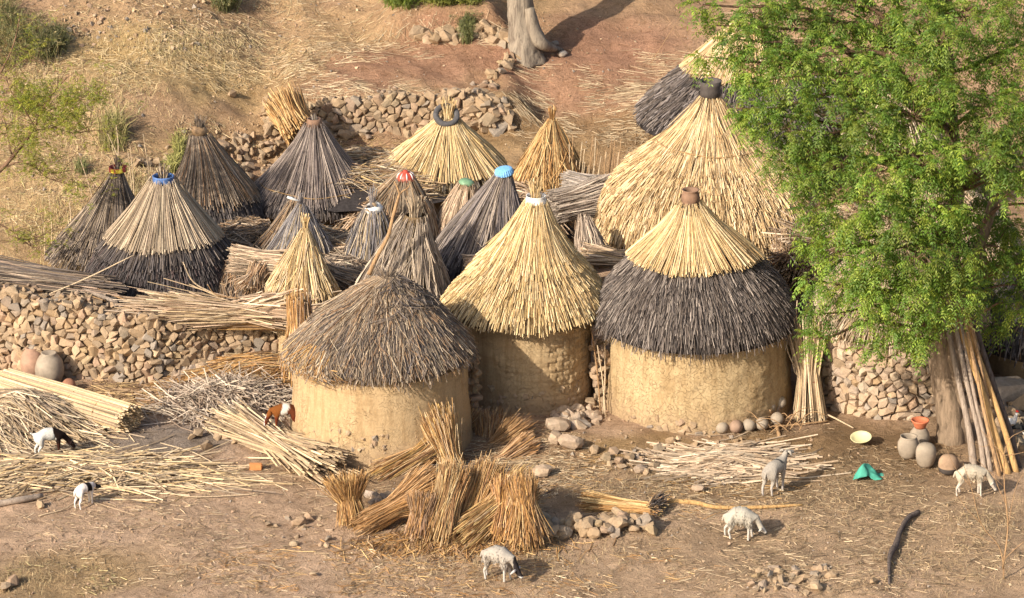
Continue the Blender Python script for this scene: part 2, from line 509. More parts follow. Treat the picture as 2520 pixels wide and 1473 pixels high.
def leaf_mat(name, tr=0.35):
    m, n, b = nt(name)
    a = N(n, 'ShaderNodeAttribute', attribute_name='Col')
    n.links.new(a.outputs['Color'], b.inputs['Base Color'])
    b.inputs['Roughness'].default_value = 0.5; b.inputs['Specular IOR Level'].default_value = 0.35
    t = N(n, 'ShaderNodeBsdfTranslucent')
    c = mixc(n, a.outputs['Color'], (1.5, 1.6, 0.6), 1.0, 'MULTIPLY')
    n.links.new(c, t.inputs[0])
    mx = N(n, 'ShaderNodeMixShader'); mx.inputs[0].default_value = tr
    n.links.new(b.outputs[0], mx.inputs[1]); n.links.new(t.outputs[0], mx.inputs[2])
    n.links.new(mx.outputs[0], n.nodes['Material Output'].inputs[0])
    return m
M_LEAF = leaf_mat('leaf')

def ground_mat():
    m, n, b = nt('dry_earth')
    g = N(n, 'ShaderNodeNewGeometry')
    a = N(n, 'ShaderNodeAttribute', attribute_name='Col')
    P = g.outputs['Position']
    x1 = noise_n(n, 1.1, 6, 0.62, P); x2 = noise_n(n, 7, 7, 0.7, P, 0.6); x3 = noise_n(n, 45, 5, 0.75, P)
    c = mixc(n, a.outputs['Color'], ramp(n, [(0.3, (.80, .78, .74)), (0.7, (1.12, 1.10, 1.08))], x1.outputs[0]).outputs[0], 1.0, 'MULTIPLY')
    c = mixc(n, c, ramp(n, [(0.32, (.66, .62, .56)), (0.5, (1, 1, 1)), (0.68, (1.16, 1.15, 1.12))], x2.outputs[0]).outputs[0], 1.0, 'MULTIPLY')
    c = mixc(n, c, ramp(n, [(0.3, (.52, .48, .44)), (0.47, (1, 1, 1)), (0.72, (1.32, 1.3, 1.25))], x3.outputs[0]).outputs[0], 1.0, 'MULTIPLY')
    n.links.new(c, b.inputs['Base Color'])
    b.inputs['Roughness'].default_value = 0.96; b.inputs['Specular IOR Level'].default_value = 0.08
    h = mathn(n, 'ADD', mathn(n, 'MULTIPLY', x2.outputs[0], 1.0), mathn(n, 'MULTIPLY', x3.outputs[0], 0.5))
    bump(n, b, h, 1.0, 0.08)
    return m
M_GROUND = ground_mat()

# ------------------------------------------------------------------ ground sheet
def disp_of(x, y, z):
    dx = x - CAM[0]; dy = y - CAM[1]; dz = z - CAM[2]
    s, c = math.sin(PITCH), math.cos(PITCH)
    dep = dy * c - dz * s; up = dy * s + dz * c
    return CX + F * dx / dep, CY - F * up / dep
_DX, _DY = disp_of(_X, _Y, _Z)
def blob(cx, cy, rx, ry, nz=0.35, rot=0.0, soft=0.5):
    p = disp_ground(cx, cy)
    wx = rx / 140.0; wy = ry / 140.0 / 0.42
    dx = _X - p[0]; dy = _Y - p[1]
    d = np.sqrt((dx / wx) ** 2 + (dy / wy) ** 2) + nz * fbm(_X, _Y, o=4, f=1.3)
    return 1 - sst((d - (1 - soft)) / (2 * soft))
def disp_ground(dx, dy):
    return gp(dx, dy)
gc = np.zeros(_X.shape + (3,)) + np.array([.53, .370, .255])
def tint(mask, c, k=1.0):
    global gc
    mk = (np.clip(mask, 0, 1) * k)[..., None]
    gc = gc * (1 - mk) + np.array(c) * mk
_hill = sst((_Y - (2.0 - 3.2 * sst((-_X - 4.2) / 3.0))) / 2.0)
tint(_hill, (.46, .30, .185))
tint(_hill * sst(0.5 + 0.9 * fbm(_X, _Y, o=4, f=0.5)), (.47, .32, .17), 0.6)
for b_ in [(850, 190, 160, 60), (1100, 150, 230, 60), (1400, 200, 330, 90), (1500, 110, 260, 60)]:
    tint(blob(*b_), (.37, .205, .135), 0.75)
tint(blob(1420, 350, 300, 60), (.30, .20, .10), 0.7)
tint(blob(400, 150, 330, 60), (.50, .36, .16), 0.6)
tint(blob(130, 420, 200, 160), (.50, .36, .19), 0.5)
tint(blob(390, 1075, 190, 45), (.27, .225, .19), 0.9)
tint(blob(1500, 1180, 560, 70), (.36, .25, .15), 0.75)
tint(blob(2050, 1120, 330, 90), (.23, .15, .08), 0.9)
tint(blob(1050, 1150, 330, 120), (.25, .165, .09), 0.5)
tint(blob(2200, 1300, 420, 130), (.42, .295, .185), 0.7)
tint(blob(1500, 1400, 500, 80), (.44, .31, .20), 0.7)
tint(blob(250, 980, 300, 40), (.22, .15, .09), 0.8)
tint(blob(1700, 1115, 260, 35), (.42, .28, .14), 0.7)
tint(blob(120, 1430, 200, 50), (.36, .25, .12), 0.7)
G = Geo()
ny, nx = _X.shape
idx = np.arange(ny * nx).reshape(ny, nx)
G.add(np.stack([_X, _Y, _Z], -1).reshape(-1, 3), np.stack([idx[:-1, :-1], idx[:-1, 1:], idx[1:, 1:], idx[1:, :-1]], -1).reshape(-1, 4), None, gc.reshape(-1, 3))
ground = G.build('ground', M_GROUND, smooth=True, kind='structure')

# ================================================================== thatch
YEL = [(.66, .48, .24), (.60, .43, .20), (.70, .54, .30), (.52, .36, .17), (.46, .31, .15), (.72, .56, .33)]
YELP = [(.70, .51, .28), (.64, .46, .24), (.74, .58, .36), (.56, .39, .20), (.40, .27, .14)]
GREY = [(.235, .18, .135), (.30, .235, .175), (.185, .143, .11), (.13, .10, .08), (.37, .29, .21), (.26, .195, .135)]
GREYL = [(.50, .39, .27), (.40, .31, .21), (.52, .42, .29), (.30, .23, .16), (.24, .18, .13)]
DARK = [(.085, .072, .068), (.12, .10, .095), (.06, .052, .05), (.16, .135, .125), (.10, .082, .074), (.20, .165, .14)]
DARKB = [(.115, .092, .080), (.165, .134, .116), (.082, .068, .061), (.22, .182, .155), (.145, .113, .092)]
ORNG = [(.46, .26, .10), (.54, .33, .135), (.36, .19, .07), (.27, .145, .06), (.58, .39, .18), (.42, .23, .085)]
PINKY = [(.52, .37, .25), (.58, .43, .30), (.46, .33, .22), (.38, .27, .18), (.66, .51, .36)]
PALE = [(.56, .42, .26), (.62, .49, .32), (.49, .36, .21), (.39, .28, .17), (.30, .215, .14)]
BLUEG = [(.24, .22, .22), (.31, .28, .27), (.17, .155, .155), (.42, .34, .24), (.20, .17, .16)]
BROWN = [(.36, .23, .13), (.30, .18, .10), (.44, .30, .17), (.22, .14, .08)]

def pick(cols, n, var=0.16):
    c = np.array(cols)[RS.randint(0, len(cols), n)]
    return np.clip(c * (1 + var * RS.randn(n, 1)), 0.02, 0.9)

class Cone:
    """a roof of revolution: silhouette points (half width, display y) about axis x at world depth y"""
    def __init__(s, ax, Y, pts, ax_top=None, seed=0):
        s.Y = Y; s.seed = seed
        n = len(pts)
        ax_top = ax if ax_top is None else ax_top
        yy = np.array([p[1] for p in pts], float)
        f = (yy - yy[0]) / (yy[-1] - yy[0])
        axs = ax_top + (ax - ax_top) * f ** 0.8
        ctr = np.array([at(axs[i], yy[i], Y) for i in range(n)])
        sc = np.array([scale_at(ctr[i]) for i in range(n)])
        r = np.array([p[0] for p in pts]) / sc
        s.ctr = ctr; s.r = r; s.yd = yy
        seg = np.hypot(np.diff(r), np.diff(ctr[:, 2]))
        s.arc = np.concatenate([[0], np.cumsum(seg)]); s.L = s.arc[-1]
        s.R = r[-1]; s.base = ctr[-1].copy()
    def s_of(s, yd):
        return float(np.interp(yd, s.yd, s.arc))
    def surf(s, a, th, off=0.0, lump=0.03):
        """a arc length (may pass the eave), th azimuth, off along the outward normal"""
        a = np.asarray(a, float)
        aa = np.clip(a, 0, s.L)
        r = np.interp(aa, s.arc, s.r); z = np.interp(aa, s.arc, s.ctr[:, 2]); cx = np.interp(aa, s.arc, s.ctr[:, 0])
        e = 0.04
        r1 = np.interp(np.clip(aa - e, 0, s.L), s.arc, s.r); z1 = np.interp(np.clip(aa - e, 0, s.L), s.arc, s.ctr[:, 2])
        r2 = np.interp(np.clip(aa + e, 0, s.L), s.arc, s.r); z2 = np.interp(np.clip(aa + e, 0, s.L), s.arc, s.ctr[:, 2])
        tr = r2 - r1; tz = z2 - z1; l = np.hypot(tr, tz) + 1e-9; tr /= l; tz /= l
        over = a - aa
        r = r + tr * over * 0.6; z = z + tz * over - 0.15 * np.abs(over)
        nr, nz = -tz, tr
        lm = lump * fbm(np.cos(th) * 1.6 + s.seed * 7.3, np.sin(th) * 1.6, a * 1.1, o=3) * np.clip(a / 0.5, 0, 1)
        o = off + lm
        rr = r + nr * o
        return np.stack([cx + rr * np.cos(th), s.Y + rr * np.sin(th), z + nz * o], -1)

def thatch(c, layers, parent, mat=None, mname='thatch', front=True):
    g = Geo()
    for ly in layers:
        a1 = c.s_of(ly['y1']); rows = ly.get('rows', 1)
        a0 = c.s_of(ly['y0']) if 'y0' in ly else a1
        w = ly.get('w', 0.010); cov = ly.get('cov', 1.15); jit = ly.get('jit', 0.03)
        Ls = ly.get('L', None); skew = ly.get('skew', 0.012); lift = ly.get('lift', 0.02); cols = ly['cols']
        thick = ly.get('thick', 0.03)
        for k in range(rows):
            ae = a1 if rows == 1 else a0 + (a1 - a0) * (k + 1) / rows
            re = float(np.interp(min(ae, c.L), c.arc, c.r))
            n = int(2 * math.pi * re / (2 * w) * cov)
            th = RS.rand(n) * 2 * math.pi
            if front:   # the side turned away from the photograph needs fewer stalks
                back = (np.sin(th) > 0.35) & (RS.rand(n) < 0.6)
                th = th[~back]; n = len(th)
            ends = ae + jit * RS.randn(n) + ly.get('wob', 0.03) * fbm(np.cos(th) * 3, np.sin(th) * 3 + k, o=3)
            if Ls is None:
                st = np.abs(RS.randn(n)) * 0.10 * c.L + 0.0
                st = np.where(RS.rand(n) < 0.45, st, RS.rand(n) * (ends - 0.05) * 0.8)
                S = 5
            else:
                st = np.maximum(ends - Ls * (0.7 + 0.6 * RS.rand(n)), 0.0)
                S = 3
            f = np.linspace(0, 1, S)[None]
            a = st[:, None] + (ends - st)[:, None] * f
            rmid = np.interp(np.clip(a.mean(1), 0.05, c.L), c.arc, c.r)
            dth = skew * RS.randn(n) / np.maximum(rmid, 0.15) * (ends - st) / 0.3
            cl = ly.get('clump', 0.0)
            if cl: dth = dth + cl * fbm(np.cos(th) * 4, np.sin(th) * 4, ends * 2.5, o=2) / np.maximum(rmid, 0.15)
            tt = th[:, None] + dth[:, None] * f
            o0 = RS.rand(n) * thick
            lf = lift * (0.4 + 1.2 * RS.rand(n))
            off = o0[:, None] * 0.6 + 0.004 + lf[:, None] * f ** 1.5 + ly.get('off', 0.0)
            P = c.surf(a, tt, off)
            ww = w * (0.7 + 0.6 * RS.rand(n))[:, None] * (0.75 + 0.25 * f)
            if Ls is None:
                rr = np.interp(np.clip(a, 0, c.L), c.arc, c.r)
                ww = ww * np.clip(0.45 + rr / (0.55 * re), 0.45, 1.0)
            C = pick(cols, n, ly.get('var', 0.16))
            g.add(*tubes(P, ww, 3, C))
        if ly.get('stray'):
            n = ly['stray']
            th = RS.rand(n) * 6.283; e = a1 * (0.4 + 0.65 * RS.rand(n)); L = 0.25 + 0.4 * RS.rand(n)
            st = np.maximum(e - L, 0); f = np.linspace(0, 1, 3)[None]
            a = st[:, None] + (e - st)[:, None] * f
            tt = th[:, None] + (0.25 * RS.randn(n) / 1.0)[:, None] * f
            P = c.surf(a, tt, 0.03 + 0.05 * RS.rand(n)[:, None] * f + 0.02)
            g.add(*tubes(P, w * 0.8, 3, pick(cols, n, .25)))
    return g.build(mname, mat or M_STRAW, parent, kind='stuff')

def core_cone(c, parent, mat, name='roof', r_in=0.0, shrink=0.02):
    a = np.linspace(0, c.L, 14)
    k = 40
    th = np.arange(k) * 2 * math.pi / k
    V = np.concatenate([c.surf(np.full(k, ai), th, -shrink) for ai in a])
    # closed under-side, a little inside
    inner = c.surf(np.full(k, c.L), th, -0.10); inner[:, 2] += 0.02
    V = np.concatenate([V, inner, [[c.base[0], c.Y, c.base[2] + 0.25]]])
    Q = [(i * k + j, i * k + (j + 1) % k, (i + 1) * k + (j + 1) % k, (i + 1) * k + j) for i in range(len(a)) for j in range(k)]
    T = [(len(a) * k + j, len(a) * k + (j + 1) % k, len(V) - 1) for j in range(k)]
    T += [(0, j, (j + 1) % k) for j in range(1, k - 1)][:0]
    g = Geo().add(V, Q, T, (.2, .15, .1))
    return g.build(name, mat, parent, smooth=True)

def tuft(c, parent, cols, n=40, h=0.18, spread=0.10, w=0.007, r0=0.03, name='tuft'):
    top = c.ctr[0]
    g = Geo()
    a = RS.rand(n) * 6.283; rr = r0 * np.sqrt(RS.rand(n))
    p0 = top + np.stack([rr * np.cos(a), rr * np.sin(a), -0.10 + 0 * a], -1)
    hh = h * (0.5 + 0.7 * RS.rand(n)); sp = spread * RS.rand(n)
    p2 = top + np.stack([(rr + sp) * np.cos(a), (rr + sp) * np.sin(a), hh], -1) + RS.randn(n, 3) * 0.012
    p1 = (p0 + p2) / 2 + np.stack([-0.3 * sp * np.cos(a), -0.3 * sp * np.sin(a), 0 * a], -1)
    g.add(*tubes(np.stack([p0, p1, p2], 1), w, 3, pick(cols, n)))
    return g.build(name, M_STRAW, parent, kind='stuff')

def rope(c, yd, parent, r=0.012, tilt=0.0, amp=0.03, name='binding_rope', a0=0, a1=6.283):
    a = c.s_of(yd)
    th = np.linspace(a0, a1, 60)
    P = c.surf(a + tilt * np.cos(th) + amp * fbm(np.cos(th) * 1.5, np.sin(th) * 1.5, o=2), th, 0.045)
    V, Q, T = limb(P[::3], np.full(20, r), 5)
    return Geo().add(V, Q, T, (.3, .2, .1)).build(name, M_FIBRE, parent, smooth=True)

def mud_wall(ctr, R, z0, z1, parent, mat, flare=0.06, kth=220, kz=44, rough=0.02, brick=0.0, worn=0.5, seed=0, strata=0.01, name='mud_wall', lean=0.0):
    th = np.linspace(0, 2 * math.pi, kth, endpoint=False); z = np.linspace(z0, z1, kz)
    TH, Z = np.meshgrid(th, z)
    f = (Z - z0) / (z1 - z0)
    x = np.cos(TH) * R; y = np.sin(TH) * R
    r = R * (1 + flare * (1 - f) ** 1.5)
    low = sst((0.45 - f) / 0.45)
    nb = fbm(x + seed * 5, y, Z, o=4, f=1.2)
    nf = fbm(x + seed * 5, y, Z, o=3, f=5.0)
    wm = np.clip(worn * (0.2 + low) + 0.8 * worn * sst(0.2 + nb), 0, 1)
    r = r + 0.016 * nb + rough * nf * (0.10 + wm)
    # laid strips of mud
    h = 0.17
    ph = (Z + 0.03 * nb) / h
    edge = np.abs(ph - np.round(ph))
    r = r + strata * (sst(edge / 0.12) - 1) * (0.5 + 0.8 * np.abs(vnoise(x * 2, y * 2, np.round(ph))))
    r = r + strata * 0.8 * vnoise(np.round(ph + .5) * 3.3, 0 * ph + seed)
    if brick:
        bh = 0.085; row = np.floor(Z / bh + 0.15 * nb); u = TH * R / 0.24 + 0.5 * (row % 2)
        eu = np.abs(u - np.round(u)); ez = np.abs(Z / bh + 0.15 * nb - row - 0.5)
        m = np.clip(brick * (0.3 + 0.9 * sst(0.3 + nb * 1.2)), 0, 1.2)
        joint = np.maximum(1 - sst(eu / 0.09), 1 - sst((0.5 - ez) / 0.13))
        r = r - 0.022 * m * joint + 0.014 * m * _hash(np.floor(u + .5).astype(np.int64), row.astype(np.int64), row.astype(np.int64))
    V = np.stack([ctr[0] + r * np.cos(TH), ctr[1] + r * np.sin(TH), Z], -1).reshape(-1, 3)
    idx = np.arange(kz * kth).reshape(kz, kth); i2 = np.roll(idx, -1, 1)
    Q = np.stack([idx[:-1], i2[:-1], i2[1:], idx[1:]], -1).reshape(-1, 4)
    C = np.stack([wm, low, f], -1).reshape(-1, 3)
    g = Geo().add(V, Q, None, C)
    return g.build(name, mat, parent, smooth=True)

def stones_on_wall(ctr, R, z0, specs, parent, flare=0.06, zt=2.0, label=None):
    """stones set into the lower wall: (theta, height, size)"""
    for th, h, s in specs:
        i = RS.randint(0, len(ROCKS))
        r = R * (1 + flare) + 0.0
        loc = np.array([ctr[0] + (r - 0.05) * math.cos(th), ctr[1] + (r - 0.05) * math.sin(th), z0 + h])
        o = bpy.data.objects.new('stone', ROCK_ME[i]); COL.objects.link(o); o.parent = parent
        o.location = [float(v) for v in loc - ORG[parent.name]]
        o.scale = (s, s * .9, s * .8); o.rotation_euler = (RS.rand() * 6, RS.rand() * 6, RS.rand() * 6)

# ================================================================== bundles and piles
def bundle_geo(pa, pb, ra, rm, rb, n, cols, w=0.007, tm=0.5, flat=(1, 1), ljit=0.10, mess=0.25, sag=0.0, S=3, bright_end=None, upvec=(0, 0, 1)):
    pa = np.asarray(pa, float); pb = np.asarray(pb, float)
    d = pb - pa; L = np.linalg.norm(d); d = d / L
    up = np.asarray(upvec, float); side = np.cross(d, up)
    if np.linalg.norm(side) < 0.2: side = np.cross(d, [0, 1.0, 0])
    side /= np.linalg.norm(side); up = np.cross(side, d)
    a = RS.rand(n) * 6.283; q = np.sqrt(RS.rand(n)) ** 0.7
    u = q * np.cos(a); v = q * np.sin(a)
    f = np.linspace(0, 1, S)
    rr = np.interp(f, [0, tm, 1], [ra, rm, rb])
    j0 = ljit * RS.randn(n) * L; j1 = ljit * RS.randn(n) * L
    P = np.zeros((n, S, 3))
    du = mess * RS.randn(n); dv = mess * RS.randn(n)
    for i in range(S):
        t = (j0 * (1 - f[i]) + j1 * f[i]) + f[i] * L
        e = (f[i] - tm)
        uu = (u + du * e * 1.2) * rr[i] * flat[0]; vv = (v + dv * e * 1.2) * rr[i] * flat[1]
        P[:, i] = pa + d * t[:, None] + side * uu[:, None] + up * vv[:, None]
        P[:, i, 2] -= sag * 4 * f[i] * (1 - f[i])
    ww = w * (0.65 + 0.7 * RS.rand(n))[:, None] * np.linspace(1.15, 0.8, S)[None]
    C = pick(cols, n, 0.2)
    return tubes(P, ww, 3, C)

def tie_ring(pa, pb, t, r, flat=(1, 1), thick=0.012, mat=None, parent=None, name='tie', cols=(.3, .2, .1), upvec=(0, 0, 1)):
    pa = np.asarray(pa, float); pb = np.asarray(pb, float)
    d = norm(pb - pa); up = np.asarray(upvec, float); side = np.cross(d, up)
    if np.linalg.norm(side) < 0.2: side = np.cross(d, [0, 1.0, 0])
    side /= np.linalg.norm(side); up = np.cross(side, d)
    c = pa + (pb - pa) * t
    th = np.linspace(0, 2 * math.pi, 13)
    P = np.array([c + side * math.cos(q) * r * flat[0] + up * math.sin(q) * r * flat[1] for q in th])
    V, Q, T = limb(P, np.full(len(P), thick), 5)
    return Geo().add(V, Q, T, cols).build(name, mat or M_FIBRE, parent, smooth=True)

def sheaf(label, pa, pb, ra, rm, rb, n, cols, group=None, w=0.007, tm=0.5, ties=(0.5,), tiemat=None, name='straw_sheaf', cat='sheaf', **kw):
    """pa butt end, pb tip end"""
    pa = np.asarray(pa, float); pb = np.asarray(pb, float)
    t = thing(name, label, cat, np.minimum(pa, pb) * [0, 0, 1] + (pa + pb) / 2 * [1, 1, 0], group)
    g = Geo().add(*bundle_geo(pa, pb, ra, rm, rb, n, cols, w, tm, **kw))
    g.build('stalks', M_STRAW, t, kind='stuff')
    fl = kw.get('flat', (1, 1))
    for q in ties:
        r = float(np.interp(q, [0, tm, 1], [ra, rm, rb]))
        tie_ring(pa, pb, q, r * 0.97, fl, 0.009, tiemat, t, upvec=kw.get('upvec', (0, 0, 1)))
    return t

def pile(label, cdx, cdy, rx, ry, n, L, ang, spread, cols, h=0.25, w=0.009, rot=0.0, name='stalk_pile', cat='stalk pile', group=None, curve=0.05, tilt=0.12, zoff=0.0, single=True):
    """heap of loose stalks; centre in display px, half sizes in metres; ang is the main direction"""
    c = gp(cdx, cdy)
    q = RS.randn(n, 2) * 0.42
    cr, sr = math.cos(rot), math.sin(rot)
    ox = q[:, 0] * rx; oy = q[:, 1] * ry
    x = c[0] + ox * cr - oy * sr; y = c[1] + ox * sr + oy * cr
    hh = h * np.exp(-(q[:, 0] ** 2 + q[:, 1] ** 2) * 2.2)
    lev = RS.rand(n) ** 0.6
    a = ang + spread * RS.randn(n)
    LL = L * (0.5 + 0.8 * RS.rand(n))
    d = np.stack([np.cos(a), np.sin(a)], -1)
    S = 3; f = np.linspace(-0.5, 0.5, S)
    P = np.zeros((n, S, 3)); bend = curve * RS.randn(n) * LL; tl = tilt * RS.randn(n)
    for i in range(S):
        px = x + d[:, 0] * f[i] * LL - d[:, 1] * bend * (4 * f[i] ** 2); py = y + d[:, 1] * f[i] * LL + d[:, 0] * bend * (4 * f[i] ** 2)
        qx = ((px - c[0]) * cr + (py - c[1]) * sr) / rx; qy = (-(px - c[0]) * sr + (py - c[1]) * cr) / ry
        hm = h * np.exp(-(qx ** 2 + qy ** 2) * 2.2)
        gz = H(px, py)
        P[:, i] = np.stack([px, py, gz + zoff + np.maximum(0.008, hm * lev * 0.7 + hh * lev * 0.3 + tl * f[i] * LL * 0.6) + 0.006], -1)
    g = Geo().add(*tubes(P, w * (0.6 + 0.7 * RS.rand(n))[:, None], 3, pick(cols, n, 0.2), cap=False))
    return g.build(name, M_STRAW, None, label=label, cat=cat, group=group)

def stick(label, pts, r, mat, name='stick', cat='stick', group=None, ridge=0.15, k=8):
    V, Q, T = limb(pts, r, k, ridge, RS.rand() * 50)
    return Geo().add(V, Q, T, (.3, .2, .1)).build(name, mat, None, smooth=True, label=label, cat=cat, group=group)

# ================================================================== stone walls
def clip_poly(poly, p, nrm):
    out = []
    m = len(poly)
    for i in range(m):
        a = poly[i]; b = poly[(i + 1) % m]
        da = (a[0] - p[0]) * nrm[0] + (a[1] - p[1]) * nrm[1]; db = (b[0] - p[0]) * nrm[0] + (b[1] - p[1]) * nrm[1]
        if da <= 0: out.append(a)
        if (da < 0 < db) or (db < 0 < da):
            t = da / (da - db); out.append((a[0] + (b[0] - a[0]) * t, a[1] + (b[1] - a[1]) * t))
    return out

def stone_face(Pf, L, Hf, cell, parent, mat, tints=STONE_TINT, seed=1, indiv=lambda u, v: True, depth=0.05, aniso=1.25, gap=0.008, u0=0.0, maxn=300, cap=True, capn=2, thick=0.35, round_=False, hullf=0.0, hulls=None):
    """Pf(u,v,d)->world point on the wall face, Hf(u) wall height; one mesh per stone"""
    r = random.Random(seed)
    cw, ch = cell * aniso, cell / aniso * 1.05
    nu = int(L / cw) + 1
    hmax = max(Hf(u0 + L * i / 40.0) for i in range(41))
    nv = int(hmax / ch) + 2
    seeds = {}
    for j in range(-1, nv + 1):
        for i in range(-1, nu + 1):
            big = 1.0
            seeds[(i, j)] = (u0 + (i + 0.5 + 0.5 * (j % 2) + r.uniform(-.42, .42)) * cw, (j + 0.5 + r.uniform(-.38, .38)) * ch)
    # knock out some seeds so that stones differ in size
    keys = [k for k in seeds if r.random() > 0.16]
    S = {k: seeds[k] for k in keys}
    stuff = Geo(); count = 0
    items = []
    for (i, j), c in S.items():
        if not (u0 <= c[0] <= u0 + L) or c[1] > Hf(c[0]) or c[1] < -ch * 0.5: continue
        poly = [(c[0] - cw * 1.4, c[1] - ch * 1.4), (c[0] + cw * 1.4, c[1] - ch * 1.4), (c[0] + cw * 1.4, c[1] + ch * 1.4), (c[0] - cw * 1.4, c[1] + ch * 1.4)]
        for di in range(-3, 4):
            for dj in range(-3, 4):
                q = S.get((i + di, j + dj))
                if q is None or (di == 0 and dj == 0): continue
                mx, my = (c[0] + q[0]) / 2, (c[1] + q[1]) / 2
                nx_, ny_ = q[0] - c[0], q[1] - c[1]; l = math.hypot(nx_, ny_)
                if l < 1e-6: continue
                nx_ /= l; ny_ /= l
                g_ = gap * r.uniform(0.5, 1.6)
                poly = clip_poly(poly, (mx - nx_ * g_, my - ny_ * g_), (nx_, ny_))
                if len(poly) < 3: break
            if len(poly) < 3: break
        if len(poly) < 3: continue
        # drop tiny edges
        pp = []
        for k_, a in enumerate(poly):
            b = poly[(k_ + 1) % len(poly)]
            if math.hypot(a[0] - b[0], a[1] - b[1]) > cell * 0.14: pp.append(a)
        if len(pp) < 3: continue
        poly = pp
        cx_ = sum(p[0] for p in poly) / len(poly); cy_ = sum(p[1] for p in poly) / len(poly)
        items.append((cx_, cy_, poly))
    r.shuffle(items)
    items.sort(key=lambda t: 0 if indiv(t[0], t[1]) else 1)
    for cx_, cy_, poly in items:
        if r.random() < hullf:
            us = [q[0] for q in poly]; vs_ = [q[1] for q in poly]
            du = (max(us) - min(us)) * r.uniform(1.0, 1.25); dv = (max(vs_) - min(vs_)) * r.uniform(1.0, 1.3)
            p0 = np.array(Pf(cx_, cy_, r.uniform(-.02, .02))); p1 = np.array(Pf(cx_ + .05, cy_, 0.0)); p2 = np.array(Pf(cx_ - .05, cy_, 0.0))
            az = math.atan2(p1[1] - p2[1], p1[0] - p2[0])
            if indiv(cx_, cy_) and count < maxn:
                count += 1
                ob = bpy.data.objects.new('stone', hulls[r.randrange(len(hulls))]); COL.objects.link(ob); ob.parent = parent
                ob.location = [float(q) for q in p0 - ORG[parent.name]]; ob.scale = (du * 1.2, r.uniform(.13, .22), dv * 1.3)
                ob.rotation_euler = (r.uniform(-.3, .3), r.uniform(-.5, .5), az + r.uniform(-.25, .25))
            else:
                Vr, Tr = ROCKS[r.randrange(len(ROCKS))]
                stuff.add((Vr * [du * 1.1, .19, dv * 1.35]) @ rot3(r.uniform(-.3, .3), r.uniform(-.5, .5), az).T + p0, None, Tr, tints[r.randrange(len(tints))] * r.uniform(.85, 1.15))
            continue
        m = len(poly)
        d0 = r.uniform(-0.012, 0.02); dd = depth * r.uniform(0.6, 1.3)
        tu, tv = r.uniform(-.22, .22), r.uniform(-.26, .22)
        ins = r.uniform(0.60, 0.80)
        V = []
        for (a, b) in poly: V.append(Pf(a, b, -0.09))
        for (a, b) in poly: V.append(Pf(a, b, d0))
        top = []
        for (a, b) in poly:
            ia, ib = cx_ + (a - cx_) * ins + r.uniform(-.006, .006), cy_ + (b - cy_) * ins + r.uniform(-.006, .006)
            V.append(Pf(ia, ib, d0 + dd + (ia - cx_) * tu + (ib - cy_) * tv + r.uniform(-.006, .006)))
        V.append(Pf(cx_, cy_, d0 + dd * r.uniform(1.0, 1.25)))
        V = np.array(V)
        Q = [(k, (k + 1) % m, m + (k + 1) % m, m + k) for k in range(m)] + [(m + k, m + (k + 1) % m, 2 * m + (k + 1) % m, 2 * m + k) for k in range(m)]
        T = [(2 * m + k, 2 * m + (k + 1) % m, 3 * m) for k in range(m)]
        if indiv(cx_, cy_) and count < maxn:
            count += 1
            o = V.mean(0)
            me = bpy.data.meshes.new('stone')
            me.from_pydata([tuple(v) for v in V - ORG[parent.name]], [], Q + T)
            me.materials.append(mat)
            ob = bpy.data.objects.new('stone', me); COL.objects.link(ob); ob.parent = parent
        else:
            c_ = tints[r.randrange(len(tints))] * r.uniform(0.85, 1.15)
            stuff.add(V, Q, T, c_)
    if stuff.n:
        stuff.build('stone_infill', M_GRIT, parent, kind='stuff')
    return count

def loose_rocks(parent, spots, mesh_set, name='stone'):
    """spots: world centre, size"""
    for p, s in spots:
        me = mesh_set[RS.randint(0, len(mesh_set))]
        o = bpy.data.objects.new(name, me); COL.objects.link(o); o.parent = parent
        o.location = [float(v) for v in np.asarray(p) - ORG[parent.name]]
        o.scale = (s * (0.8 + 0.6 * RS.rand()), s * (0.7 + 0.4 * RS.rand()), s * (0.65 + 0.35 * RS.rand()))
        o.rotation_euler = (RS.randn() * 0.5, RS.randn() * 0.5, RS.rand() * 6.28)

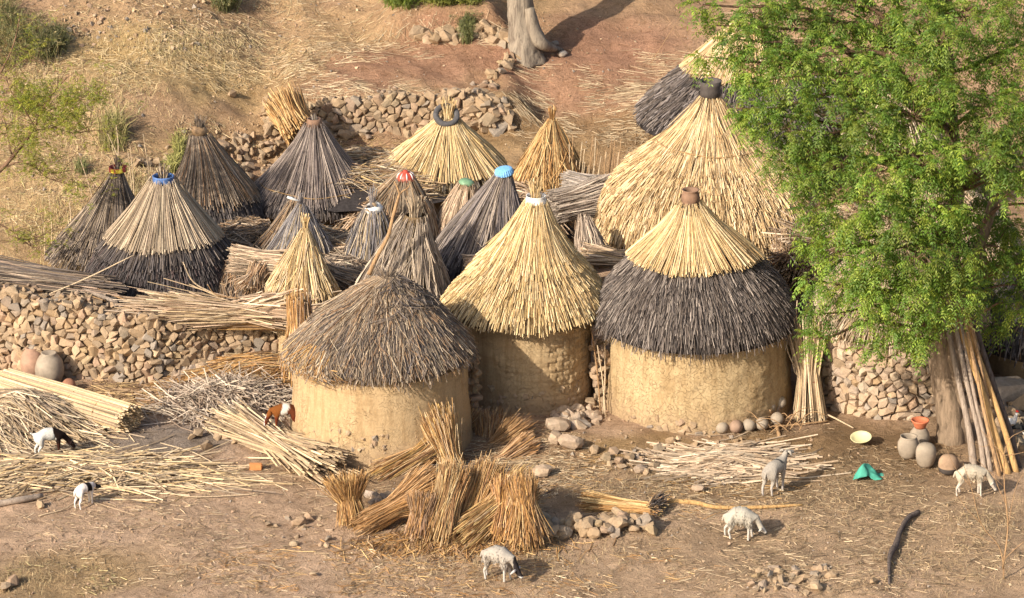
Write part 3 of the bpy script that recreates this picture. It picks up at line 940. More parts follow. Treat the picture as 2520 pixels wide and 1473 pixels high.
def straight_wall(name, label, path, topy, cell, mat=None, seed=1, thick=0.4, batter=0.08, cap=True, maxn=300, group=None, capsize=0.17):
    """path: display (x, base y, top y); the base sits on the ground, the height is read at the same depth"""
    pts = []; hs = []
    for (dx, yb, yt) in path:
        g_ = gp(dx, yb); tp = at(dx, yt, g_[1] + 0.1)
        pts.append(g_); hs.append(max(0.25, tp[2] - g_[2]))
    pts = np.array(pts); hs = np.array(hs)
    seg = np.linalg.norm(np.diff(pts[:, :2], axis=0), axis=1); arc = np.concatenate([[0], np.cumsum(seg)]); L = arc[-1]
    t = thing(name, label, 'wall', pts.mean(0), group)
    def base(u):
        x = np.interp(u, arc, pts[:, 0]); y = np.interp(u, arc, pts[:, 1])
        e = 0.25
        x1, x2 = np.interp(max(u - e, 0), arc, pts[:, 0]), np.interp(min(u + e, L), arc, pts[:, 0])
        y1, y2 = np.interp(max(u - e, 0), arc, pts[:, 1]), np.interp(min(u + e, L), arc, pts[:, 1])
        tx, ty = x2 - x1, y2 - y1; l = math.hypot(tx, ty); tx /= l; ty /= l
        return x, y, ty, -tx      # outward normal to the camera side
    zb = np.array([float(H(p[0], p[1])) for p in pts])
    def Pf(u, v, d):
        x, y, nx_, ny_ = base(min(max(u, 0), L))
        b = d - batter * v + 0.05 * float(vnoise(u * 1.3, v * 1.3, seed))
        z = float(np.interp(u, arc, zb)) - 0.05 + v
        return (x + nx_ * b, y + ny_ * b, z)
    Hf = lambda u: float(np.interp(u, arc, hs)) + 0.05 * math.sin(u * 5.1 + seed)
    stone_face(Pf, L, Hf, cell, t, mat or M_STONE, seed=seed, maxn=maxn, hullf=0.6, hulls=ROCK_ME if mat is None else PINK_ME, gap=0.004)
    # earth fill behind the face
    us = np.linspace(0, L, 40); V = []
    for u in us:
        h = Hf(u) - 0.04
        V += [Pf(u, -0.2, -0.06), Pf(u, h, -0.05), Pf(u, h, -thick), Pf(u, -0.3, -thick)]
    Q = []
    for i in range(39):
        for j in range(3):
            Q.append((i * 4 + j, i * 4 + j + 1, (i + 1) * 4 + j + 1, (i + 1) * 4 + j))
    Q += [(0, 3, 2, 1), (39 * 4, 39 * 4 + 1, 39 * 4 + 2, 39 * 4 + 3)]
    Geo().add(V, Q, None, (.3, .2, .1)).build('earth_fill', M_CORE, t)
    if cap:
        spots = []
        u = 0.0
        while u < L:
            for q in np.arange(0.06, thick, capsize * 0.85):
                if RS.rand() < 0.12: continue
                spots.append((np.array(Pf(u + RS.randn() * 0.02, Hf(u) - 0.03 + 0.03 * RS.randn(), -q)), capsize * (0.75 + 0.6 * RS.rand())))
            u += capsize * 0.9
        loose_rocks(t, spots[:300], ROCK_ME if mat is None else PINK_ME)
    return t

def rubble(name, label, spots, mesh_set, cat='rubble', group=None):
    """spots: display x,y and size in metres, lying on the ground (optional extra height)"""
    P = [gp(s[0], s[1]) for s in spots]
    t = thing(name, label, cat, np.mean(P, 0), group)
    loose_rocks(t, [(p + [0, 0, s[2] * 0.22 + (s[3] if len(s) > 3 else 0)], s[2]) for p, s in zip(P, spots)], mesh_set)
    return t
def rock(label, dx, dy, s, mats=None, rz=None, sc=(1, .85, .75), group=None, i=None):
    p = gp(dx, dy)
    me = (mats or ROCK_ME)[RS.randint(0, 6) if i is None else i % len(mats or ROCK_ME)]
    return rock_ob(label, p, s, me, rz, sc, group)
def rock_ob(label, p, s, me, rz, sc, group):
    o = bpy.data.objects.new('rock', me); COL.objects.link(o)
    o.location = (float(p[0]), float(p[1]), float(p[2] + s * 0.25))
    o.scale = (s * sc[0], s * sc[1], s * sc[2]); o.rotation_euler = (0.2 * RS.randn(), 0.2 * RS.randn(), RS.rand() * 6.28 if rz is None else rz)
    _set(o, label, 'rock', group)
    return o

# ================================================================== retaining wall, terraces
straight_wall('stone_terrace_wall', 'low dry stone terrace wall retaining the reddish field behind the granaries',
              [(735, 322, 262), (800, 330, 250), (880, 330, 238), (960, 325, 228), (1040, 318, 226), (1120, 316, 226), (1190, 312, 228), (1250, 305, 240)], None, 0.135, seed=5, thick=0.3, batter=0.12, capsize=0.13)
straight_wall('stone_compound_wall', 'long dry stone wall across the left of the yard below the dark granaries',
              [(-260, 925, 690), (-100, 925, 690), (0, 925, 706), (100, 928, 728), (200, 932, 748), (300, 938, 768), (380, 940, 780), (460, 925, 788), (560, 905, 797), (640, 900, 800), (705, 898, 806)], None, 0.118, seed=11, thick=0.45, batter=0.10, maxn=300, capsize=0.13)

# rubble spur in front of the compound wall
t = thing('rubble_spur', 'tumbled spur of pale stones leaning on the front of the left stone wall', 'rubble', gp(460, 935))
sp = []
for k in range(120):
    u = RS.rand(); v = RS.rand()
    dx = 395 + 150 * u + 20 * (1 - v); p = gp(dx, 930 - 12 * u)
    top = 0.70 * (1 - 0.45 * u)
    y = p[1] + 0.45 * v
    sp.append((np.array([p[0], y, p[2] + top * v * (0.8 + 0.3 * RS.rand())]), 0.15 + 0.11 * RS.rand()))
loose_rocks(t, sp, PINK_ME)
Vc = []
for dx in (400, 540):
    p = gp(dx, 930); hh = 0.62 if dx == 400 else 0.38
    Vc += [p + [0, 0.08, -0.1], p + [0, 0.42, hh], p + [0, 1.2, hh], p + [0, 1.2, -0.1]]
Geo().add(Vc, [(0, 4, 5, 1), (1, 5, 6, 2), (2, 6, 7, 3), (0, 1, 2, 3), (4, 7, 6, 5)], None, (.3, .2, .1)).build('earth_fill', M_CORE, t)

rubble('rubble_slope', 'scree of fallen stones left of the terrace wall, uphill of the dark granaries',
       [(575 + 170 * RS.rand() + 0, 335 + 115 * RS.rand(), 0.12 + 0.16 * RS.rand()) for _ in range(95)], ROCK_ME)
rubble('rubble_heap', 'heap of big stones at the notch beside the upright orange sheaf',
       [(655 + 28 * RS.rand(), 285 + 70 * RS.rand(), 0.2 + 0.16 * RS.rand(), 0.25 * RS.rand()) for _ in range(26)], ROCK_ME)
rubble('rubble_edge', 'scattered stones along the foot of the terrace wall',
       [(740 + 190 * RS.rand(), 318 + 26 * RS.rand(), 0.12 + 0.14 * RS.rand()) for _ in range(26)], ROCK_ME)
rubble('rubble_corner', 'broad bank of earth covered stones at the right end of the terrace wall',
       [(1150 + 110 * RS.rand(), 225 + 95 * RS.rand(), 0.22 + 0.22 * RS.rand(), -.09) for _ in range(34)], ROCK_ME)
rubble('stone_bank', 'bank of large boulders left of the grey tree trunk at the top',
       [(1020 + 235 * u, 88 + 12 * math.sin(u * 6) + 50 * RS.rand() * u - 22 * RS.rand(), 0.16 + 0.30 * RS.rand(), -.06) for u in np.linspace(0, 1, 44)], ROCK_ME)
rubble('rubble_ledge', 'thin line of stones running down from the grey trunk across the red field',
       [(1265 - 85 * u + 12 * RS.randn(), 135 + 80 * u + 6 * RS.randn(), 0.10 + 0.14 * RS.rand()) for u in np.linspace(0, 1, 24)], ROCK_ME)
rubble('rubble_edge', 'stones and pebbles among dry grass at the left foot of the hillside',
       [(330 + 260 * u + 10 * RS.randn(), 400 + 45 * math.sin(3 * u) - 60 * u + 14 * RS.randn(), 0.10 + 0.16 * RS.rand()) for u in np.linspace(0, 1, 40)], ROCK_ME)

M_THATCH_GREY = simple('grey_thatch_underlayer', (.15, .115, .09), .95, .1, 20, .4)
# ================================================================== thatched houses
def house(label, ax, Y, pts, wall, layers, core=None, name='thatched_hut', cat='hut', ax_top=None, seed=0, tuft_=None, mud=None, wallkw=None, axw=None, zbase=None):
    """wall: radius in display px at the axis"""
    c = Cone(ax, Y, pts, ax_top, seed)
    zg = float(H(c.base[0], Y)) - 0.10 if zbase is None else zbase
    t = thing(name, label, cat, (c.base[0], Y, zg + 0.10))
    sc = scale_at(c.base)
    wx = c.base[0] if axw is None else at(axw, pts[-1][1], Y)[0]
    Rw = wall / sc
    kw = dict(flare=0.05, worn=0.4, seed=seed, kth=90, kz=20)
    if wallkw: kw.update(wallkw)
    if mud is not False:
        mud_wall((wx, Y), Rw, zg, c.base[2] + 0.22, t, mud or M_MUD, **kw)
    core_cone(c, t, core or M_THATCH_CORE)
    if layers: thatch(c, layers, t)
    if tuft_: tuft(c, t, **tuft_)
    return t, c, (wx, Y, Rw, zg + 0.10)

def ring(label, name, mat, c, prof, cat='bowl', M=None, dz=0.0, k=30, extra=None, dxy=(0, 0)):
    """a bowl, pot or ring threaded over the roof peak: a thing of its own"""
    top = c.ctr[0] + np.array([dxy[0], dxy[1], dz])
    t = thing(name, label, cat, top)
    V, Q = lathe(prof, k, top, M)
    Geo().add(V, Q, None, (.5, .5, .5)).build('shell', mat, t, smooth=True)
    if extra: extra(t, top)
    return t

Ty = lambda a: rot3(0, a, 0)

# --- front hut, grey shaggy roof
tA, cA, wA = house('round ochre mud hut with a shaggy grey thatch roof, nearest the front', 935, -6.25,
    [(8, 682), (34, 695), (70, 717), (103, 741), (137, 767), (170, 797), (199, 828), (219, 852), (228, 864)], 209,
    [dict(y0=770, y1=862, rows=8, L=0.62, cols=GREY + GREYL[:2] + BROWN[:2] + DARK[3:5] + GREY[2:4], w=0.0050, cov=0.95, jit=0.09, skew=0.05, lift=0.04, thick=0.06, clump=0.05),
     dict(y0=700, y1=770, rows=4, L=0.6, cols=GREY + GREYL + BROWN, w=0.005, cov=1.1, jit=0.08, skew=0.05, lift=0.03, thick=0.05, clump=0.05),
     dict(y1=862, L=0.75, cols=GREYL + GREY + BROWN + DARK[3:5] + GREY[2:4], w=0.005, cov=0.8, jit=0.06, skew=0.06, lift=0.06, thick=0.07, stray=420)],
    seed=1, mud=M_MUD, wallkw=dict(kth=300, kz=80, flare=0.10, worn=0.30, rough=0.016, strata=0.005), ax_top=955,
    tuft_=dict(cols=GREY, n=70, h=0.13, spread=0.2, w=0.006, r0=0.09))
stones_on_wall(wA[:2], wA[2], wA[3], [(-2.4 + 1.9 * RS.rand(), 0.03 + 0.5 * RS.rand() ** 1.6, 0.07 + 0.09 * RS.rand()) for _ in range(60)], tA, 0.08)
# orange patch of fresher straw at the left eave
g_ = Geo()
n = 520; th = math.pi + 0.15 + 0.85 * RS.rand(n); e = cA.L + 0.02 + 0.05 * RS.randn(n); f = np.linspace(0, 1, 3)[None]
P = cA.surf((e - 0.42 * RS.rand(n))[:, None] * (1 - f) + e[:, None] * f, (th[:, None] + (0.10 * RS.randn(n) + 0.08)[:, None] * f), 0.05 + 0.06 * f + 0.03 * RS.rand(n)[:, None])
g_.add(*tubes(P, 0.006, 3, pick(ORNG + GREYL + GREY, n))); g_.build('fresh_straw_patch', M_STRAW, tA, kind='stuff', label='patch of orange straw at the left eave')
# dark broken ends at the peak
g_ = Geo(); n = 160
th = -1.3 + 1.9 * RS.rand(n); a = 0.05 + 0.75 * RS.rand(n)
P = cA.surf(a[:, None] + np.array([[0, 0.1, 0.22]]), th[:, None] + 0.5 * RS.randn(n)[:, None] * np.array([[0, .5, 1]]), 0.05 + 0.03 * RS.rand(n)[:, None] + 0.05 * np.array([[0, 0.6, 1]]))
g_.add(*tubes(P, 0.006, 3, pick(DARK + GREY, n))); g_.build('broken_stalks', M_STRAW, tA, kind='stuff')

# --- middle hut, yellow tiered roof with the white bowl ring
tB, cB, wB = house('mud hut with a tall yellow tiered thatch roof between the grey and dark roofs', 1296, -4.35,
    [(24, 492), (52, 545), (92, 605), (135, 655), (172, 698), (202, 738), (208, 750)], 155,
    [dict(y0=640, y1=750, rows=7, L=0.42, cols=YEL, w=0.0068, cov=1.0, jit=0.028, skew=0.012, lift=0.04, thick=0.03),
     dict(y0=590, y1=640, rows=2, L=0.8, cols=YEL, w=0.0068, cov=1.1, jit=0.05, skew=0.014, lift=0.02, thick=0.03),
     dict(y1=628, cols=YEL, w=0.007, cov=1.5, jit=0.05, lift=0.025, skew=0.01, thick=0.03, stray=12)],
    seed=2, mud=M_MUD3, ax_top=1319, wallkw=dict(kth=380, kz=80, flare=0.03, worn=0.7, rough=0.015, brick=1.0, strata=0.004), axw=1300,
    tuft_=dict(cols=YEL, n=42, h=0.30, spread=0.08, w=0.006, r0=0.07))
stones_on_wall(wB[:2], wB[2], wB[3], [(-2.3 + 1.8 * RS.rand(), 0.03 + 0.4 * RS.rand() ** 1.5, 0.08 + 0.12 * RS.rand()) for _ in range(46)], tB, 0.03)
ring('white enamel bowl ring on the peak of the yellow tiered roof', 'enamel_ring', M_WHITE_EN, cB,
     [(0.155, -0.05), (0.178, -0.055), (0.180, -0.04), (0.168, 0.01), (0.158, 0.06), (0.162, 0.075), (0.145, 0.07), (0.14, 0.0), (0.15, -0.05)])

# --- right hut, two tone roof with clay pot
tC, cC, wC = house('wide cracked mud hut with a roof of yellow thatch over dark grey thatch', 1712, -4.75,
    [(18, 500), (52, 545), (100, 592), (150, 640), (190, 680), (222, 720), (246, 765), (250, 785)], 220,
    [dict(y0=650, y1=785, rows=10, L=0.48, cols=DARKB + [(.30, .25, .21)], w=0.0062, cov=1.0, jit=0.06, skew=0.035, lift=0.045, thick=0.045, clump=0.03, stray=40),
     dict(y1=638, y0=590, rows=2, L=0.8, cols=YEL, w=0.0072, cov=1.0, jit=0.015, lift=0.03, skew=0.012, thick=0.03, off=0.05),
     dict(y1=638, cols=YELP[:4] + YEL, w=0.0072, cov=1.45, jit=0.028, wob=.06, lift=0.04, skew=0.008, thick=0.03, off=0.06)],
    seed=3, mud=M_MUD2, core=M_THATCH_DARK, ax_top=1699, wallkw=dict(kth=340, kz=90, flare=0.05, worn=0.95, rough=0.017, strata=0.004), axw=1722)
stones_on_wall(wC[:2], wC[2], wC[3], [(-2.5 + 2.1 * RS.rand(), 0.0 + 0.22 * RS.rand() ** 1.5, 0.10 + 0.13 * RS.rand()) for _ in range(40)], tC, 0.05)
ring('brown clay pot turned over the peak of the yellow and dark roof', 'clay_pot', M_CLAY_BROWN, cC,
     [(0.09, -0.10), (0.12, -0.09), (0.145, -0.02), (0.15, 0.05), (0.135, 0.12), (0.12, 0.15), (0.145, 0.175), (0.125, 0.175), (0.10, 0.14), (0.10, 0.0)], cat='pot', dz=0.05)

# --- the big yellow roof behind, black pot neck
tD, cD, wD = house('very large yellow shaggy thatch roof hut with a black pot neck on top', 1748, -0.3,
    [(22, 236), (57, 283), (97, 328), (146, 366), (186, 397), (216, 426), (246, 458), (266, 498), (275, 540), (277, 566)], 238,
    [dict(y0=385, y1=566, rows=13, L=0.44, cols=YELP, w=0.0075, cov=0.95, jit=0.055, skew=0.03, lift=0.045, thick=0.035),
     dict(y0=330, y1=385, rows=2, L=0.9, cols=YELP, w=0.0075, cov=1.0, jit=0.06, skew=0.02, lift=0.03, thick=0.03),
     dict(y1=385, cols=YELP, w=0.0078, cov=1.2, jit=0.10, lift=0.03, skew=0.012, thick=0.03, stray=20)],
    seed=4, mud=M_MUD, wallkw=dict(kth=160, kz=30), tuft_=dict(cols=YELP, n=30, h=0.16, spread=0.06, w=0.007, r0=0.07))
rope(cD, 352, tD, 0.016, 0.02, 0.04)
ring('black pot neck on the peak of the very large yellow roof', 'pot_neck', M_POT_BLACK, cD,
     [(0.17, -0.10), (0.185, -0.09), (0.175, 0.0), (0.175, 0.08), (0.195, 0.17), (0.175, 0.165), (0.15, 0.06), (0.15, -0.09)], cat='pot', dz=0.10)

# --- granaries
tG1, cG1, _ = house('slim dark grey granary roof at the far left, red and yellow band on its peak', 262, 0.1,
    [(8, 415), (26, 455), (55, 500), (88, 545), (122, 592), (146, 628)], 110,
    [dict(y0=545, y1=628, rows=6, L=0.3, cols=GREY + DARKB, w=0.0075, cov=1.0, jit=0.05, skew=0.03, lift=0.03),
     dict(y1=580, cols=GREY + DARKB[:2], w=0.0075, cov=1.7, jit=0.09, lift=0.03, thick=0.03, stray=10)],
    name='granary', cat='granary', seed=5, ax_top=290, tuft_=dict(cols=GREY, n=36, h=0.2, spread=0.05, r0=0.04))
def _band(t, top):
    for k in range(6):
        pass
ring('red and yellow painted band on the peak of the far left granary', 'enamel_ring', simple('red_enamel', (.38, .05, .03), .5, .4, 8, .2, 0), cG1,
     [(0.155, -0.05), (0.158, 0.03), (0.145, 0.03), (0.14, -0.05)], cat='band', dz=0.0,
     extra=lambda t, top: [Geo().add(*[lathe([(0.160, -0.045), (0.163, 0.025)], 40, top)[0][[i * 1 for i in range(80)]], [(j, (j + 1) % 40, 40 + (j + 1) % 40, 40 + j) for j in range(a, b)]], None, (.7, .5, .05)).build('yellow_stripe', simple('yellow_paint', (.62, .45, .05), .5, .4, 8, .2, 0), t) for a, b in ((25, 28), (29, 34), (8, 12))])

tG2, cG2, _ = house('large granary with pale brown upper thatch over blackened tiers, blue bowl ring on its peak', 402, -1.3,
    [(24, 440), (50, 480), (82, 520), (114, 560), (146, 600), (169, 640), (183, 672), (190, 702)], 135,
    [dict(y0=612, y1=702, rows=7, L=0.30, cols=DARK[:3] + DARK[4:5] + [(.09, .06, .055)], w=0.007, cov=1.1, jit=0.022, skew=0.02, lift=0.04, thick=0.03),
     dict(y1=618, y0=600, rows=1, L=0.34, cols=DARKB + DARK, w=0.008, cov=1.2, jit=0.05, lift=0.04, skew=0.02, off=0.02),
     dict(y1=585, cols=GREYL + [(.50, .39, .27), (.42, .33, .23)], w=0.008, cov=1.9, jit=0.035, lift=0.025, skew=0.006, thick=0.025, off=0.045, stray=8)],
    name='granary', cat='granary', core=M_THATCH_GREY, seed=6, ax_top=402, tuft_=dict(cols=GREY + GREYL, n=42, h=0.22, spread=0.09, r0=0.07))
ring('dull blue enamel bowl ring on the peak of the large pale and black granary', 'enamel_ring', M_BLUE_EN, cG2,
     [(0.165, -0.065), (0.185, -0.06), (0.188, -0.04), (0.18, 0.03), (0.188, 0.05), (0.17, 0.055), (0.165, 0.0), (0.165, -0.06)])

tG3, cG3, _ = house('brown grey granary with a black lower tier, round gourd on its peak', 535, 1.6,
    [(20, 330), (36, 365), (60, 405), (84, 445), (104, 480), (112, 512), (116, 545)], 92,
    [dict(y0=480, y1=545, rows=4, L=0.26, cols=DARK, w=0.0075, cov=1.1, jit=0.04, skew=0.02, lift=0.03),
     dict(y1=480, cols=GREY + BROWN[:2] + GREYL[3:], w=0.0075, cov=1.8, jit=0.05, lift=0.03, thick=0.03, off=0.03)],
    name='granary', cat='granary', core=M_THATCH_GREY, seed=7, ax_top=491, tuft_=dict(cols=GREY, n=50, h=0.30, spread=0.09, r0=0.06))
ring('round brown gourd lying over the peak of the granary with the black lower tier', 'gourd_cap', simple('brown_gourd', (.30, .19, .10), .6, .35, 8, .25, .1), cG3,
     [(0.02, -0.10), (0.08, -0.10), (0.125, -0.065), (0.145, 0.0), (0.13, 0.06), (0.09, 0.095), (0.06, 0.09)], cat='gourd', dz=0.05, M=Ty(0.15))

tG4, cG4, _ = house('broad purplish grey granary with a brown clay cap, left of the tyre roof', 770, 2.3,
    [(18, 300), (37, 335), (68, 375), (102, 415), (133, 450), (153, 478), (159, 497)], 108,
    [dict(y0=455, y1=497, rows=4, L=0.26, cols=DARK + DARKB, w=0.007, cov=1.0, jit=0.03, skew=0.02, lift=0.03),
     dict(y1=470, cols=[(.27, .215, .18), (.33, .265, .22), (.21, .165, .145), (.16, .128, .115), (.38, .305, .25)], w=0.007, cov=1.5, jit=0.05, lift=0.03, thick=0.03, off=0.01)],
    name='granary', cat='granary', core=M_THATCH_GREY, seed=8, ax_top=773, tuft_=dict(cols=BLUEG, n=20, h=0.12, spread=0.04, r0=0.03))
rope(cG4, 448, tG4, 0.012, 0.03, 0.04)
ring('brown clay cap ring on the peak of the broad purplish grey granary', 'clay_ring', M_CLAY_BROWN, cG4,
     [(0.14, -0.09), (0.155, -0.085), (0.135, 0.0), (0.125, 0.06), (0.10, 0.06), (0.10, 0.0), (0.12, -0.08)], cat='pot')

tG5, cG5, _ = house('wide golden granary roof with dark stalk ends, a tyre leaning on its peak', 1090, 3.0,
    [(18, 288), (45, 318), (80, 348), (117, 380), (145, 407), (160, 430)], 112,
    [dict(y1=428, L=0.5, cols=[(.20, .16, .11), (.13, .11, .09), (.34, .26, .16)], w=0.009, cov=1.2, jit=0.03, lift=0.03),
     dict(y1=412, cols=YEL + [(.38, .27, .14)], w=0.009, cov=1.6, jit=0.02, lift=0.03, thick=0.03, off=0.02),
     dict(y1=360, cols=YEL, w=0.009, cov=0.5, jit=0.3, lift=0.02, off=0.03)],
    name='granary', cat='granary', seed=9, ax_top=1103, tuft_=dict(cols=YEL, n=90, h=0.30, spread=0.10, r0=0.10))
topT = cG5.ctr[0] + np.array([-0.03, -0.10, 0.06])
ty = thing('tyre', 'old black tyre hanging on the peak of the golden granary roof', 'tyre', topT)
prof = [(r_ * .84, z_ * .84) for r_, z_ in [(0.17, -0.03), (0.20, -0.055), (0.26, -0.06), (0.285, -0.035), (0.29, 0.0), (0.285, 0.035), (0.26, 0.06), (0.20, 0.055), (0.17, 0.03), (0.168, 0.0), (0.17, -0.03)]]
V, Q = lathe(prof, 40, topT, rot3(0.75, 0.15, 0))
Geo().add(V, Q, None, (.1, .1, .1)).build('casing', M_RUBBER, ty, smooth=True)

tG6, cG6, _ = house('small pointed orange straw granary with no cap, right of the tyre roof', 1352, 2.1,
    [(6, 292), (24, 325), (46, 360), (66, 398), (80, 430), (84, 446)], 60,
    [dict(y1=446, cols=ORNG + YEL[:2], w=0.0075, cov=1.6, jit=0.10, lift=0.04, thick=0.04, skew=0.03, stray=40)],
    name='granary', cat='granary', seed=10, ax_top=1359, tuft_=dict(cols=ORNG, n=40, h=0.20, spread=0.05, r0=0.04))

tG8, cG8, _ = house('leaning grey granary darkening to black at the eave, pale blue scalloped bowl on its peak', 1186, -1.7,
    [(15, 425), (38, 470), (66, 515), (96, 560), (118, 605), (130, 640), (134, 655)], 95,
    [dict(y0=590, y1=655, rows=5, L=0.3, cols=DARK, w=0.0075, cov=1.0, jit=0.05, skew=0.03, lift=0.03),
     dict(y1=612, cols=[(.24, .20, .185), (.30, .25, .22), (.18, .15, .14), (.36, .29, .23)], w=0.0075, cov=1.5, jit=0.10, lift=0.03, thick=0.03, off=0.01, stray=16)],
    name='granary', cat='granary', core=M_THATCH_GREY, seed=11, ax_top=1240)
def _scallop(c):
    k = 48; t = thing('plastic_bowl', 'pale blue scalloped plastic bowl upside down on the leaning grey granary', 'bowl', c.ctr[0])
    pr = [(0.155, -0.045), (0.15, 0.0), (0.135, 0.045), (0.10, 0.06), (0.0, 0.065)]
    V, Q = lathe(pr, k, (0, 0, 0)); V = V.reshape(len(pr), k, 3)
    V[:3, ::2, :2] *= 1.07
    V = V.reshape(-1, 3) @ rot3(0.1, -0.16, 0).T + c.ctr[0] + [0, 0, 0.02]
    Geo().add(V, Q, None, (.5, .5, .5)).build('shell', M_SKY_PLASTIC, t)
_scallop(cG8)

tG12, cG12, _ = house('tall brown grey granary behind the forked stick, red patterned bowl on its peak', 1000, 0.0,
    [(18, 436), (36, 460), (54, 495), (66, 530), (74, 565), (77, 585)], 56,
    [dict(y1=585, cols=GREYL + BROWN + GREY, w=0.007, cov=1.6, jit=0.06, lift=0.03, thick=0.03, skew=0.03, stray=20)],
    name='granary', cat='granary', seed=12, ax_top=998)
def _flower(t, top):
    for k in range(8):
        a = k * math.pi / 4 + 0.2
        P = [top + np.array([r * math.cos(a), r * math.sin(a), z]) for r, z in ((0.155, -0.02), (0.132, 0.045), (0.09, 0.085))]
        V, Q, T = limb(P, [0.006, 0.013, 0.006], 5)
        Geo().add(V, Q, T, (.9, .9, .9)).build('white_petal', M_WHITE_EN, t, smooth=True)
ring('red and white petal patterned bowl on the tall brown grey granary', 'patterned_bowl', simple('red_pattern', (.50, .07, .04), .45, .45, 14, .2, 0), cG12,
     [(0.155, -0.06), (0.16, -0.04), (0.15, 0.0), (0.125, 0.05), (0.08, 0.085), (0.045, 0.09), (0.04, 0.12), (0.02, 0.125), (0.0, 0.12)], extra=_flower)

tG12b = sheaf('dusty brown sheaf leaning on the left of the red bowl granary', at(925, 500, -0.1), at(985, 425, 0.1), 0.17, 0.13, 0.05, 260, BROWN + GREYL, w=0.007, tm=0.4)

tG13, cG13, _ = house('narrow pinkish straw granary with a green bowl on its peak, between two taller roofs', 1122, 0.2,
    [(18, 448), (34, 480), (50, 520), (62, 560), (70, 600), (72, 615)], 52,
    [dict(y1=615, cols=PINKY, w=0.008, cov=1.7, jit=0.06, lift=0.03, thick=0.03, skew=0.02, stray=10)],
    name='granary', cat='granary', seed=13, ax_top=1149)
ring('faded green enamel bowl upside down on the narrow pinkish granary', 'enamel_bowl', M_GREEN_EN, cG13,
     [(0.14, -0.035), (0.145, -0.02), (0.125, 0.02), (0.08, 0.045), (0.0, 0.05)], M=Ty(0.2))

tG14, cG14, _ = house('small bluish grey granary with a tilted white bowl on its peak', 915, -0.9,
    [(20, 512), (36, 540), (46, 575), (53, 610), (58, 635)], 42,
    [dict(y1=635, cols=BLUEG + [(.44, .34, .22)], w=0.0075, cov=1.8, jit=0.06, lift=0.03, thick=0.03, skew=0.03, stray=18)],
    name='granary', cat='granary', seed=14, ax_top=918, tuft_=dict(cols=BLUEG, n=26, h=0.34, spread=0.06, r0=0.04, w=0.006))
ring('white bowl tilted over the small bluish grey granary', 'enamel_ring', M_WHITE_EN, cG14,
     [(0.165, -0.05), (0.17, -0.035), (0.145, 0.02), (0.12, 0.055), (0.10, 0.06), (0.11, 0.0), (0.15, -0.05)], M=rot3(0.15, -0.28, 0),
     extra=None)
_p = cG14.ctr[0]
for q_o, s_, lb_ in (([0.03, -0.1, 0.07], 0.10, 'brown stone on the tilted white bowl, right one'), ([-0.13, -0.08, 0.03], 0.09, 'brown stone on the tilted white bowl, left upper one'), ([-0.09, -0.12, -0.02], 0.065, 'small brown stone at the rim of the tilted white bowl')):
    rock_ob(lb_, _p + q_o, s_, ROUND_ME[RS.randint(0, 8)], None, (1, .9, .8), None)

tG15, cG15, _ = house('bluish grey pointed granary with a white rag near its peak, behind the yellow one', 732, -0.75,
    [(6, 500), (24, 530), (46, 565), (68, 600), (86, 632)], 62,
    [dict(y1=632, cols=BLUEG, w=0.0075, cov=1.5, jit=0.05, lift=0.03, thick=0.03, skew=0.03, stray=20)],
    name='granary', cat='granary', seed=15, ax_top=742, tuft_=dict(cols=BLUEG, n=26, h=0.16, spread=0.05, r0=0.03, w=0.006))
P = at(717, 489, -0.9)
rg = Geo(); V, Q, T = limb([P + [-0.07, 0, 0.03], P + [-0.01, -.01, 0.01], P + [0.06, 0, -0.03], P + [0.12, 0.02, -0.06]], [0.025, 0.03, 0.024, 0.012], 6, 0.3)
V[:, 2] = P[2] + (V[:, 2] - P[2]) * 0.8; rg.add(V, Q, T, (.8, .8, .8)).build('white_rag', M_WHITE_RAG, None, smooth=True, label='small white rag stuck on the bluish grey pointed granary', cat='rag')
tG15b = sheaf('dark brown sheaf standing left of the bluish pointed granary', at(655, 640, -0.6), at(712, 515, -0.3), 0.30, 0.2, 0.06, 420, BROWN + GREY, w=0.007, tm=0.4)

tG16, cG16, _ = house('small bright yellow pointed granary with no cap, behind the horizontal stalk bundle', 741, -2.9,
    [(5, 560), (20, 590), (38, 630), (62, 675), (84, 712), (90, 730)], 64,
    [dict(y1=730, cols=YEL + PALE[:2], w=0.0078, cov=1.6, jit=0.08, lift=0.03, thick=0.04, skew=0.03, stray=40)],
    name='granary', cat='granary', seed=16, ax_top=751, tuft_=dict(cols=YEL, n=40, h=0.22, spread=0.07, r0=0.04))

tG17, cG17, _ = house('tall steep grey granary with no cap, behind the shaggy grey roof', 988, -3.1,
    [(26, 528), (44, 565), (66, 610), (88, 655), (106, 695), (116, 720)], 84,
    [dict(y1=720, cols=[(.36, .29, .22), (.42, .34, .26), (.28, .22, .17), (.50, .40, .29), (.22, .18, .15)], w=0.0078, cov=1.6, jit=0.06, lift=0.03, thick=0.05, skew=0.03, clump=0.03, stray=60)],
    name='granary', cat='granary', seed=17, ax_top=1022, tuft_=dict(cols=GREYL, n=70, h=0.28, spread=0.12, r0=0.10))

# --- two tone hut at the top right
tH, cH, _ = house('hut behind the leafy tree with pale upper thatch and dark grey lower thatch', 1835, 5.4,
    [(10, 30), (60, 80), (110, 130), (150, 170), (200, 212), (255, 262), (276, 290)], 190,
    [dict(y0=180, y1=280, rows=9, L=0.42, cols=DARKB + [(.26, .22, .2)], w=0.010, cov=1.0, jit=0.05, skew=0.05, lift=0.05, thick=0.04),
     dict(y1=172, L=0.9, cols=YELP, w=0.010, cov=1.2, jit=0.05, lift=0.03, off=0.04),
     dict(y1=165, cols=YELP, w=0.010, cov=1.1, jit=0.05, lift=0.03, off=0.04)],
    core=M_THATCH_DARK, seed=18, ax_top=1850)
